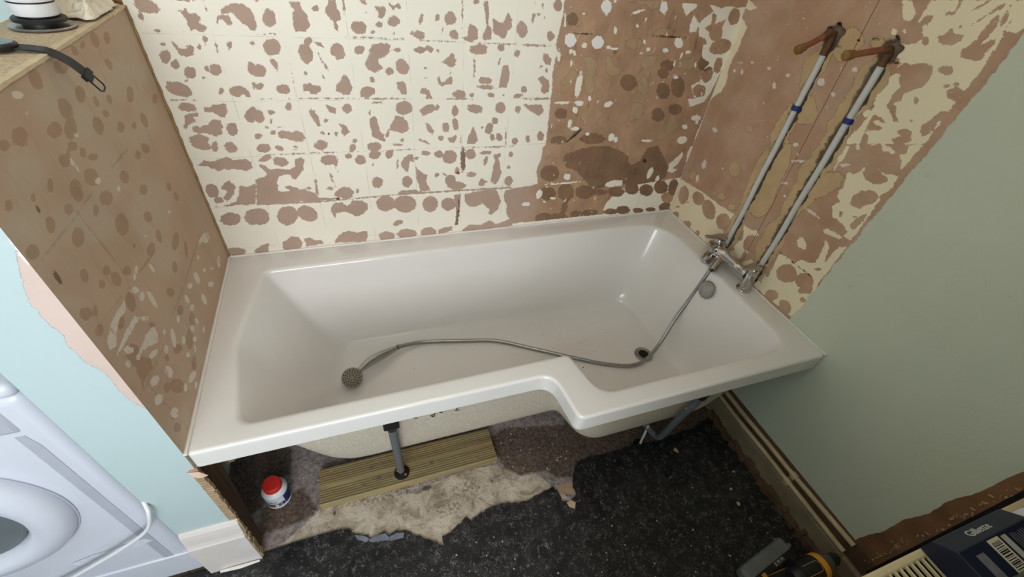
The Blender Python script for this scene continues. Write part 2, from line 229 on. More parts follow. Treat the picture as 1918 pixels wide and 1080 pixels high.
# ------------------------------------------------------------------ peeled surfaces: outlines of paint, adhesive and plaster marks, in mm on each wall
# b bare plaster, c paint left on, d dark stain, t tan undercoat, w white filler, k crack, x rust, g grey film, l scored line, p pink plaster
LAYERS_BACK = """bE41 1265 21.3 -8.1 -8.9 -12.2;bE24 1246 4.9 1.8 -0.3 -8.5;bP91 1257 99 1261 106 1259 115 1265 116 1253 133 1255 137 1247 132 1236 145 1227 145 1222 126 1217 120 1224 110 1218 109 1238 106 1253 99 1255;bP185 1264 195 1273 212 1278 231 1278 246 1270 251 1257 252 1243 246 1222 237 1225 223 1237 213 1250 205 1261 193 1257 186 1259;bP173 1251 184 1254 197 1254 201 1240 197 1229 188 1233 183 1244 175 1243 169 1234 169 1240;bE133 1201 5.2 1.0 -1.7 -11.2;bE43 1190 5.3 0.1 -1.0 -2.8;bP64 1196 69 1193 76 1182 88 1178 93 1188 101 1191 105 1183 100 1168 86 1162 71 1166 68 1175 64 1186;bE39 1163 11.5 3.2 -1.6 -13.9;bE53 1146 9.0 0.1 -3.7 -10.4;bE78 1128 10.3 -4.6 -8.1 -12.1;bE117 1137 4.2 1.5 0.2 -7.4;bE135 1136 10.6 -6.1 -8.7 -11.7;bE103 1116 2.9 0.0 -1.2 -3.7;bE181 1190 4.3 0.1 -2.6 -8.8;bE117 1187 3.3 0.1 -1.7 -5.2;bE232 1196 6.2 -2.4 -2.1 -3.3;bE217 1138 10.9 3.8 1.3 -14.7;bE41 1089 23.9 -11.5 -10.0 -14.8;bE64 1109 5.1 0.0 -1.1 -3.1;bE131 1084 4.4 -2.0 -5.4 -8.5;bP151 1090 166 1097 184 1095 195 1082 195 1068 183 1070 179 1077 167 1069 153 1072 148 1082;bE211 1098 4.6 -0.0 -2.1 -8.2;bE45 1046 19.5 -2.4 -4.4 -10.5;bP77 1035 81 1045 94 1046 104 1051 119 1051 129 1057 134 1051 130 1032 122 1018 108 1022 96 1034 83 1031;bE185 1024 11.4 -9.1 -13.2 -16.6;bP31 1027 50 1030 62 1031 62 1023 51 1020 51 1009 39 1006 25 993 20 995 27 1010;bP40 999 56 995 77 1002 93 1015 107 1011 108 994 100 976 85 967 69 977 45 978 34 982;bE128 986 13.2 4.5 0.5 -18.8;bE42 960 22.8 -0.9 -4.7 -14.5;bE44 1217 10.4 0.3 -0.4 -1.1;bE73 1217 10.6 0.3 -0.2 -0.5;bE41 1064 17.2 -0.2 -0.3 -1.0;bE156 1270 1.7 0.5 -0.5 -10.1;bE152 1184 1.5 0.3 -0.9 -8.5;bE107 1279 9.1 0.4 -0.7 -2.1;bE123 1280 10.5 0.5 -0.9 -2.6;bE270 1287 8.5 0.4 -0.5 -2.1;bE283 1250 14.4 3.3 -0.5 -19.6;bP335 1286 356 1286 360 1271 367 1262 372 1239 367 1232 355 1224 334 1225 333 1241 338 1266 344 1270 336 1277;bE391 1275 9.3 -1.1 -2.1 -5.6;bP422 1295 440 1296 439 1282 445 1271 444 1253 431 1248 420 1255 412 1268 414 1278 422 1288;bE432 1236 4.5 1.2 1.5 -11.4;bE457 1282 2.5 0.3 -0.9 -16.9;bE504 1294 6.5 -3.2 -2.9 -3.8;bP529 1287 542 1286 553 1290 559 1284 557 1271 547 1261 538 1263 537 1274;bP564 1300 575 1289 589 1295 596 1286 594 1281 583 1285 577 1280 570 1287;bE487 1238 17.1 -5.4 -7.1 -13.7;bE538 1246 9.1 -1.2 -1.8 -6.0;bE575 1255 14.9 0.5 -1.0 -12.1;bE519 1229 5.4 0.2 -0.4 -4.0;bE571 1228 4.7 -0.6 -0.9 -3.1;bE509 1273 1.9 0.1 -0.2 -1.7;bE646 1262 4.1 -0.5 -3.3 -13.6;bE639 1226 14.9 -4.5 -4.3 -9.7;bE622 1230 6.5 -2.0 -2.1 -4.5;bE691 1266 5.7 0.2 -0.1 -8.3;bE725 1267 16.0 0.6 0.0 -15.5;bE735 1229 13.1 0.4 0.1 -11.3;bE703 1238 2.9 0.1 -0.1 -8.0;bP777 1257 794 1252 804 1239 803 1221 788 1211 772 1214 760 1222 772 1225 775 1240;bP817 1313 827 1314 832 1290 830 1255 842 1247 842 1222 829 1217 817 1220 820 1238 827 1251 820 1283;bP845 1270 875 1261 881 1276 886 1287 900 1273 903 1250 888 1243 889 1230 878 1224 857 1231 845 1244;bE795 1309 7.4 0.3 0.3 -6.0;bE758 1280 1.8 0.1 0.4 -21.6;bE274 1188 12.2 -12.4 -15.0 -14.1;bE360 1204 8.4 0.2 -1.7 -8.5;bE349 1175 15.3 5.4 4.0 -23.3;bE384 1198 9.3 -4.3 -2.6 -3.9;bE427 1182 15.5 8.2 8.0 -17.8;bE482 1186 13.2 4.6 2.5 -9.5;bP504 1185 516 1199 533 1204 550 1203 562 1200 557 1179 540 1169 524 1164 534 1147 539 1141 515 1131 498 1137 491 1149 496 1162 506 1175 512 1178;bE580 1188 13.4 0.3 -0.3 -3.6;bP623 1189 636 1197 653 1194 660 1203 680 1192 671 1183 658 1188 641 1177 627 1184;bE691 1188 3.7 0.1 -0.1 -3.4;bP700 1160 719 1172 729 1186 735 1182 743 1165 741 1151 729 1146 714 1153;bE808 1193 28.4 0.6 0.6 -13.0;bE874 1199 10.1 0.2 0.8 -9.7;bE232 1133 11.2 -7.8 -10.0 -12.4;bE270 1150 4.9 2.6 4.5 -13.5;bE390 1146 1.9 0.9 6.2 -17.1;bE590 1146 15.3 6.6 8.2 -19.1;bE555 1133 13.7 0.1 -0.8 -8.6;bE654 1144 4.9 0.0 -0.1 -2.4;bE796 1148 3.2 0.0 0.8 -21.5;bE871 1163 3.2 -0.9 -2.1 -6.1;bP884 1153 899 1153 907 1129 905 1112 902 1089 876 1089 878 1119 883 1142;bE340 1127 3.7 -2.4 -3.3 -4.3;bE652 1117 3.8 0.0 -0.1 -2.5;bE725 1137 1.6 0.0 0.0 -6.4;bE221 1095 8.7 -0.0 -2.3 -8.9;bE276 1088 15.7 -3.1 -5.0 -12.6;bP329 1101 344 1104 356 1098 369 1098 369 1086 355 1075 342 1077 338 1084 325 1083;bP433 1129 444 1116 448 1101 450 1085 441 1075 425 1073 408 1084 408 1098 424 1110;bE507 1112 6.3 2.1 2.0 -7.8;bP468 1080 479 1092 493 1096 509 1090 509 1074 497 1067 475 1065 460 1057 470 1067;bP570 1106 589 1108 599 1097 597 1071 581 1075 573 1090;bP688 1119 694 1121 698 1106 711 1108 725 1123 733 1110 727 1098 711 1102 701 1095 690 1102;bP639 1090 651 1092 664 1079 671 1061 651 1060 654 1069 637 1077;bE831 1110 20.8 -1.6 -0.4 -10.1;bE836 1091 25.3 -2.1 -0.3 -6.9;bE752 1072 20.4 -0.2 0.2 -11.5;bE790 1069 7.5 -0.1 0.2 -5.4;bE853 1068 10.7 -1.8 -0.9 -7.0;bE893 1069 5.2 -0.0 0.3 -3.2;bE511 1215 43.5 -0.2 -0.3 -1.9;bE574 1214 13.2 0.3 -0.1 -1.3;bE697 1212 33.2 -0.2 -0.1 -1.3;bE343 1064 30.3 -0.3 -0.3 -1.8;bE380 1064 15.4 -0.2 -0.3 -1.8;bE537 1061 50.1 -0.6 -0.2 -1.8;bE744 1058 36.9 -0.4 0.0 -1.6;bE875 1210 40.4 -0.2 0.1 -1.4;bE228 1064 11.1 -0.1 -0.3 -1.0;bE269 1217 8.9 0.3 -0.2 -0.9;bE305 1111 1.3 0.2 -0.8 -17.9;bE418 1063 21.0 -0.2 -0.2 -1.1;bE380 1120 1.6 0.7 1.7 -6.0;bE279 1044 7.9 -0.1 -2.2 -9.9;bE233 1029 9.1 -2.0 -2.3 -5.6;bE340 1013 7.4 3.7 7.6 -24.8;bP374 1047 385 1043 397 1037 396 1021 384 1025 377 1036;bE429 1035 13.2 -0.2 -1.9 -13.3;bE514 1050 12.9 -0.2 -0.4 -3.7;bE587 1034 24.3 -0.4 -1.3 -20.0;bP632 1027 651 1041 671 1044 681 1036 685 1047 693 1036 689 1026 674 1025 658 1015 640 1010;bE803 1028 24.6 -4.5 -1.9 -12.7;bE886 1029 17.7 -0.3 1.4 -17.3;bE200 1020 12.6 7.9 6.0 -16.2;bE489 1024 3.0 -0.1 -0.8 -6.8;bE227 1004 2.6 -0.1 -1.8 -7.3;bE366 1003 5.3 -0.1 -0.8 -4.5;bP400 992 415 992 425 978 426 966 411 958 403 965 406 980;bP486 1005 503 1015 507 1005 511 971 523 954 525 935 506 940 488 954 486 982;bE533 960 4.4 -1.4 -3.6 -10.2;bP546 988 561 1013 582 1007 597 986 598 972 579 958 559 965 540 970;bE661 968 6.5 3.5 10.8 -20.2;bE711 973 11.4 2.7 4.1 -15.5;bE742 980 9.8 2.3 5.1 -18.4;bE870 989 11.2 -0.3 0.8 -11.1;bE852 964 12.1 -4.6 -5.8 -18.2;bE830 969 4.0 -0.1 0.2 -3.9;bE740 1023 10.4 -0.2 0.1 -16.1;bP799 972 810 954 816 928 808 915 781 916 784 942;bP238 976 251 980 270 973 288 977 298 969 304 955 289 942 275 948 255 953 234 959;bE224 974 6.6 -0.2 -1.3 -5.6;bE187 965 9.2 -0.4 -1.9 -7.5;bE214 987 4.2 -2.0 -1.6 -2.7;bE245 989 6.0 -0.2 -0.4 -1.9;bE353 968 5.7 -0.2 -1.0 -5.4;bE389 965 5.8 -0.2 -1.0 -6.3;bE344 939 16.2 -0.7 -1.4 -8.0;bE437 941 8.3 -0.3 -0.9 -6.5;bE493 931 11.7 -0.5 -0.4 -3.3;bE575 937 7.2 -0.3 -0.4 -5.1;bE696 939 9.3 -0.4 -0.1 -8.6;bE643 930 17.4 -7.4 -1.3 -3.2;bE911 937 2.3 -0.1 1.8 -20.4;bE760 930 1.8 -0.1 0.2 -13.3;bP715 941 728 938 741 948 748 941 736 922 723 925;bE866 935 8.3 -0.3 0.8 -11.2;bE889 935 8.4 4.6 8.4 -12.8;xE368 966 3.2 -0.1 -0.6 -3.5;bE933 1247 16.2 0.5 2.4 -20.7;bE963 1276 4.1 -0.4 -1.0 -12.3;bE925 1186 8.4 0.1 1.2 -10.7;bE1024 1234 10.7 1.9 5.0 -12.9;bE988 1307 2.8 0.1 1.0 -6.3;bE982 1287 6.5 0.3 0.5 -3.2;bE1023 1171 11.0 3.7 9.3 -15.5;bP1001 1116 1015 1124 1040 1108 1045 1076 1030 1071 1017 1080 1016 1100;bE958 1084 9.8 -1.6 -0.8 -10.2;bP959 1040 998 1037 1026 1037 1036 1017 1022 1000 1002 1010 976 1027;bE945 1023 10.0 -0.2 1.2 -10.5;bE1037 932 13.4 -0.5 2.4 -16.3;bE991 925 8.3 -0.3 1.5 -12.1;bE946 918 10.5 -0.4 1.2 -11.6;bE940 1065 16.8 4.0 2.2 -5.5;bE1034 1311 14.4 0.6 2.6 -14.3;bE987 1208 59.7 -0.4 0.3 -2.5;bE1014 1055 41.7 -0.5 0.5 -3.3;bE1027 1141 3.6 0.0 1.2 -7.6;bE1006 1151 5.3 0.1 0.5 -3.0;bE964 1314 2.4 0.1 0.7 -4.7;bE997 1280 2.5 0.1 0.5 -3.3;bP1051 1337 1054 1289 1050 1245 1045 1210 1058 1188 1049 1173 1048 1128 1054 1092 1055 1047 1058 986 1061 904 1053 894 1052 850 1040 805 1052 756 1033 747 955 742 935 736 941 637 970 589 1383 590 1702 563 1716 582 1695 725 1703 737 1701 1038 1717 1356 1709 1370;cP1445 1343 1504 1346 1509 1325 1492 1317 1478 1302 1459 1323;cP1503 1281 1508 1305 1535 1286 1539 1260 1511 1257;cP1550 1338 1601 1329 1639 1338 1674 1354 1717 1356 1711 1269 1705 1216 1698 1139 1687 1067 1676 1039 1656 1029 1618 1020 1597 1049 1630 1049 1609 1067 1591 1095 1620 1108 1617 1139 1637 1169 1595 1185 1581 1222 1598 1226 1587 1238 1555 1249 1538 1279 1551 1301 1576 1315 1586 1284 1565 1272 1587 1261 1626 1258 1639 1297 1602 1285 1596 1307 1572 1324;bE1667 1308 24.2 -3.2 3.5 -23.5;bE1617 1260 28.4 -2.5 6.2 -24.7;bE1657 1219 38.8 12.7 21.2 -20.6;bE1676 1161 18.5 -3.2 3.6 -24.9;bE1635 1076 29.6 -0.2 10.2 -22.1;bE1644 1130 24.7 -5.9 -0.0 -24.8;bE1666 1339 21.3 1.0 3.6 -6.4;bE1573 1342 30.8 1.4 1.2 -2.4;cP1694 907 1697 969 1715 938 1712 896 1705 875;cE1665 978 21.8 -0.5 5.1 -11.1;cE1674 965 7.5 -0.2 4.7 -10.2;cE1627 946 12.4 -0.4 4.0 -9.3;cE1637 894 19.8 6.1 12.2 -14.5;wE1190 1315 17.6 0.8 4.5 -16.5;wE1186 1328 6.1 0.3 1.8 -6.5;wE1194 1298 4.5 0.2 1.8 -6.7;wE1388 1322 13.4 0.6 6.6 -17.1;wE1091 1225 19.9 0.5 3.7 -18.4;wE1184 1221 21.2 0.5 4.4 -17.5;cE1141 1211 9.1 0.2 1.7 -7.3;wE1226 1208 8.5 0.2 1.4 -5.2;cE1250 1205 13.4 0.3 0.9 -3.0;cE1300 1306 20.4 6.2 2.5 -3.2;wE1439 1204 11.4 0.2 2.7 -7.0;cE1482 1227 16.7 0.4 6.8 -16.2;cE1533 1201 11.9 0.2 2.1 -4.8;cE1061 1181 4.5 0.1 3.0 -16.6;cE1099 1193 6.3 0.1 1.3 -6.6;cE1111 1191 4.5 0.1 1.6 -7.4;cE1236 1256 6.5 0.2 2.9 -9.9;cE1146 1096 10.8 -1.6 0.4 -40.3;cE1106 1159 4.6 0.1 2.3 -11.4;cE1273 1035 13.7 7.6 7.3 -7.8;cE1161 1039 17.4 -0.3 1.9 -8.7;cE1150 1017 10.0 -0.2 2.3 -11.0;cE1139 975 7.2 -1.9 -1.3 -14.0;cE1164 954 18.1 -0.6 1.4 -6.6;cE1317 917 12.2 -5.9 -4.7 -12.7;wE1337 909 9.0 -0.4 2.9 -10.1;cE1099 1042 24.2 -0.3 0.8 -4.3;cE1216 935 8.5 -0.3 1.6 -6.8;wE1197 1054 6.0 -0.1 2.1 -8.6;wE1514 1122 10.0 0.0 2.7 -6.5;cE1477 898 24.0 -1.0 1.8 -5.2;wE1120 1295 4.3 0.2 0.8 -3.3;cE1579 1161 4.5 0.0 3.4 -7.6;wE1374 1205 7.0 0.1 1.9 -5.4;cE1350 1194 6.0 0.1 1.1 -3.1;wE1217 1329 5.3 0.2 1.1 -3.9;cE1490 1167 4.3 0.1 5.0 -12.3;cE1063 1276 3.4 0.1 3.9 -20.0;cE1310 1269 3.8 0.1 1.6 -5.0;cE1351 1226 4.9 0.1 1.8 -5.3;cE1335 1286 2.9 -0.6 -1.0 -6.7;cE1509 1188 3.4 -0.8 -0.6 -9.5;tP1146 1178 1162 1181 1195 1170 1202 1152 1191 1120 1205 1092 1204 1066 1178 1071 1163 1104 1168 1136;tP1222 1187 1245 1180 1263 1153 1291 1149 1287 1129 1259 1122 1235 1137;tP1365 1186 1416 1189 1413 1154 1393 1152 1377 1146 1357 1158;tP1367 1104 1380 1129 1408 1108 1419 1069 1403 1062 1377 1074;tP1363 1002 1369 1034 1394 1040 1419 1024 1418 986 1377 973;tP1547 993 1571 992 1596 947 1575 922 1547 903 1519 896 1515 924 1541 949;tE1242 1004 16.7 -0.4 4.4 -17.3;tE1228 1068 12.6 -0.1 3.8 -15.0;tP1099 1128 1110 1144 1135 1136 1134 1116 1100 1096 1076 1100;tE1316 1220 34.2 0.8 4.9 -15.0;tE1544 1164 33.0 0.4 7.3 -16.6;tP1256 1328 1318 1337 1364 1339 1377 1319 1340 1314 1321 1327;tE1406 1256 32.6 5.5 5.6 -9.0;tE1108 1271 10.9 0.4 1.8 -8.5;tE1190 996 15.4 -0.4 4.2 -18.2;dE1086 1279 18.0 0.7 3.1 -15.1;dE1100 1007 22.1 -0.5 3.3 -17.7;dE1331 1104 31.1 -0.0 7.9 -25.3;dE1480 1077 27.8 -0.2 10.3 -26.8;dE1616 1165 28.3 0.3 11.0 -23.2;dE1536 1090 28.3 -0.1 14.9 -35.6;dE1488 994 28.9 -0.7 9.0 -24.1;dE1105 916 30.8 -1.3 2.6 -14.4;dE1241 915 48.8 -2.0 4.8 -19.8;dE1464 1159 26.7 0.3 6.5 -16.4;dE1458 1134 21.5 0.1 6.5 -16.8;dE1557 1012 29.5 -0.6 7.9 -19.2;dE1171 942 10.3 14.1 6.5 -4.5;kE1446 1243 49.1 -0.5 0.9 -2.6;kE1134 1242 31.5 -0.4 0.2 -1.1;kE1168 932 3.3 -3.0 -23.5 -20.5;dP1139 845 1151 865 1196 877 1248 887 1314 884 1378 861 1410 840 1424 807 1438 801 1474 821 1487 868 1532 877 1574 832 1615 784 1622 743 1593 715 1491 714 1420 722 1344 734 1337 714 1290 715 1246 753 1203 794 1155 813;dE1095 791 37.7 -2.6 5.3 -32.1;kE1493 817 9.3 -0.5 2.9 -8.5;tE1284 738 47.4 -3.6 5.6 -23.2;cP1339 728 1365 744 1417 741 1421 719 1390 710 1348 719;cE1537 763 12.2 -5.2 -3.6 -23.4;cE1583 733 9.8 -3.6 -0.3 -14.5;wE1169 772 14.0 -1.0 2.7 -13.8;cE1065 708 12.0 -5.3 -3.8 -18.2;cE1126 686 12.5 -1.1 1.0 -5.9;cE1093 674 6.8 -0.6 0.6 -4.1;wE1016 671 16.4 -1.6 1.0 -8.2;cE1096 736 7.7 -0.6 0.4 -2.2;cE1168 747 66.4 0.7 0.9 -3.4;cP1618 801 1639 820 1658 844 1669 832 1660 793 1641 777 1667 769 1644 753 1622 766;cE1704 841 17.8 -6.8 -3.0 -30.3;cP1364 611 1369 642 1387 665 1418 687 1442 709 1647 729 1706 731 1713 699 1710 655 1710 569 1688 572 1640 570 1504 574 1381 597;bE1474 697 33.7 -2.8 8.3 -26.0;bE1547 685 34.7 -2.9 10.0 -28.5;bE1616 693 27.9 8.3 24.0 -32.1;bE1681 686 27.9 -6.4 8.5 -38.9;bE1404 691 37.9 -3.2 7.1 -24.6;bE1403 598 32.7 -3.4 4.0 -14.6;bE1463 600 34.7 -3.5 6.1 -20.0;bE1538 590 27.5 -2.8 4.5 -13.6;bE1603 587 26.8 -2.7 4.4 -12.4;bE1681 589 37.7 -3.8 10.9 -27.9;bE1669 640 31.9 -2.9 10.5 -26.8;dE1474 697 32.4 -2.7 7.9 -24.8;dE1547 685 33.4 -2.8 9.5 -27.2;dE1616 693 26.8 8.0 23.0 -30.8;dE1681 686 26.5 -6.0 8.2 -37.6;dE1404 691 36.7 -3.1 6.8 -23.4;dE1403 598 31.4 -3.2 3.7 -13.2;dE1463 600 33.4 -3.4 5.7 -18.7;dE1538 590 26.2 -2.7 4.1 -12.2;dE1603 587 25.4 -2.6 4.0 -11.0;dE1681 589 36.2 -3.6 10.3 -26.5;dE1100 708 33.5 -2.9 4.5 -27.6;dE1176 707 34.5 -2.9 7.4 -37.9;dE1258 700 41.7 -3.6 6.8 -29.8;dE1104 598 40.9 -4.5 3.7 -23.9;dE1168 597 35.9 -3.9 3.5 -19.1;dE1244 602 27.7 -2.9 3.4 -16.1;dE1305 602 34.6 -3.6 3.9 -16.2;dE1183 642 12.0 -4.3 -2.7 -40.6;dE1324 695 36.7 -3.1 3.1 -12.1;bE190 930 16.7 -0.8 -3.4 -13.6;bE230 928 9.8 -5.1 -3.6 -6.5;bE341 929 18.0 -0.8 -2.0 -11.3;bE427 920 9.8 -0.5 -1.6 -11.6;bE490 920 20.3 -0.9 -1.6 -14.7;bE488 895 17.8 2.4 0.7 -13.7;bE532 895 11.3 -0.6 -1.2 -13.9;bE271 930 5.2 -0.2 -0.8 -4.0;bE269 922 5.2 -0.3 -0.5 -2.4;bE187 900 17.6 5.9 0.5 -9.2;bE224 887 18.6 -5.2 -5.4 -13.9;bE218 910 30.8 -1.6 -0.3 -1.2;bE279 910 17.7 -0.9 -0.3 -1.6;bE355 909 25.7 -1.3 -0.3 -1.6;bE421 909 19.0 -1.0 -0.2 -1.7;bE559 907 40.6 -0.5 -0.1 -1.7;bE882 902 51.5 -0.6 0.3 -2.3;bE562 924 12.1 -0.5 -0.3 -4.3;bE817 903 22.8 -1.1 0.1 -1.8;bP166 883 179 879 191 865 218 866 242 862 258 869 263 892 279 900 288 889 278 860 264 845 253 829 243 832 239 847 209 843 196 818 202 813 194 795 211 789 227 795 215 807 231 810 257 795 282 788 296 777 305 763 339 757 363 757 362 752 306 750 237 754 161 750 126 756 147 836 170 845 179 853;bE356 885 25.3 -1.5 -2.7 -16.0;bE373 869 3.0 -0.2 -1.7 -10.8;bE411 894 9.5 -0.5 -1.1 -7.6;bE445 881 13.9 -6.7 -6.7 -14.3;bE481 863 3.2 -0.2 -0.5 -4.4;bE555 858 2.9 -0.2 -1.4 -19.0;bP566 859 573 877 591 889 605 891 606 866 594 867 587 828 579 835 567 850;bE617 876 6.3 -0.4 -0.3 -7.2;bE646 892 16.1 -0.8 -0.3 -8.0;bE688 886 15.2 -0.8 -0.2 -12.7;bE723 875 23.6 5.3 5.8 -22.6;bE793 881 18.2 -1.0 0.6 -17.7;bE768 861 8.2 -0.5 1.0 -47.2;bE846 883 18.5 0.7 0.9 -6.6;bE847 857 6.5 -2.1 -3.8 -18.3;bP872 874 900 880 901 870 892 859 908 808 901 778 887 765 869 775 874 816 881 855;bE932 826 6.9 -0.4 0.7 -7.0;bE799 807 16.0 0.4 1.2 -10.0;bP825 776 837 791 857 776 843 759 826 763;bE937 773 15.8 -6.9 -4.4 -16.9;bE936 873 7.3 -0.4 1.0 -10.6;bP612 847 630 827 647 816 644 790 657 759 623 757 619 784 612 805;bE679 814 7.1 3.9 3.0 -6.1;bE726 789 19.4 -1.5 0.0 -22.5;bE710 812 11.7 -8.1 -1.8 -3.2;bE749 824 7.3 -0.5 0.1 -12.1;bE487 801 17.3 -1.3 -2.1 -19.7;bE581 797 16.4 -1.2 -1.3 -20.2;bE305 804 3.5 0.4 -1.2 -31.4;bE354 821 3.4 1.3 3.4 -19.2;bE343 791 10.1 -0.8 -1.0 -6.0;bP349 766 359 781 381 794 400 790 412 775 404 756 379 752;bE422 775 4.9 -0.4 -1.1 -8.5;bE279 797 9.4 -0.8 -0.9 -4.5;bE375 847 2.3 -0.2 -0.6 -3.5;bP126 756 303 751 395 751 556 755 761 753 953 748 954 741 761 747 556 749 394 747 301 745 125 752;bE565 760 13.1 -1.1 -0.5 -7.9;bE596 759 22.1 -1.9 -0.4 -7.0;bE747 769 32.9 -2.6 0.2 -15.3;bE125 711 22.9 -11.5 -12.6 -26.7;bE202 707 30.4 3.4 -2.9 -34.6;bE261 708 25.8 -17.6 -12.9 -24.0;bP333 721 348 739 369 740 383 723 402 742 431 740 448 725 445 705 428 686 402 683 384 701 376 704 346 700 339 682 333 706;bE505 722 30.2 -2.9 -2.7 -29.4;bE570 713 37.9 -3.7 -2.2 -33.1;bE536 716 13.1 -1.3 -1.2 -15.4;bE655 705 22.1 -17.0 -14.7 -26.2;bE719 699 26.3 -2.5 -0.0 -25.9;bP738 734 762 737 760 667 754 611 741 606 748 657;bP778 733 844 743 894 742 916 691 905 658 881 637 870 644 871 664 842 692 822 678 792 683 779 704;bE948 707 23.6 -2.1 3.2 -33.5;bE539 641 15.9 5.0 2.3 -10.6;bP160 591 166 609 185 620 197 629 217 621 223 598 219 580 164 579;bP231 614 248 620 263 604 284 604 287 587 234 583;bP326 598 351 623 377 629 398 617 416 623 433 618 433 598 424 580 323 585;bE498 590 27.3 -3.5 -1.9 -20.4;bE568 591 35.2 -4.4 -1.4 -21.8;bE644 589 28.2 -3.5 -0.7 -22.1;bP681 596 709 604 734 604 734 587 681 575;bP772 585 799 605 841 598 877 614 905 593 966 616 970 579 853 575 772 573;bP83 591 102 604 125 612 117 578 80 579;xE360 754 5.6 -0.5 -0.8 -4.8;xE752 816 5.5 -0.4 0.1 -5.9;kE757 700 1.9 -0.2 0.5 -32.5;dE751 634 9.0 -1.0 0.4 -34.4;dE768 861 7.3 -0.4 0.9 -42.5;bE43 945 21.1 -5.8 -5.5 -11.5;bE73 940 7.8 -0.4 -4.0 -13.1;bE110 936 12.2 -11.1 -8.9 -11.2;bP15 889 36 903 57 898 93 910 106 899 137 901 149 889 146 872 130 865 96 874 61 870 50 876 34 886;bE26 809 15.4 9.8 4.8 -21.6;bE33 778 11.7 -1.1 -3.3 -10.8;bP54 824 79 839 88 817 76 792 52 772 49 786 62 806 52 812;bP98 821 117 815 144 826 125 756 10 758 49 761 76 770 89 791;bE45 712 27.1 -3.0 -6.4 -22.2;bE106 713 23.3 -2.5 -7.2 -27.2;bE25 591 27.3 -4.0 -4.4 -15.4;bE93 584 15.1 -2.2 -3.4 -13.1"""
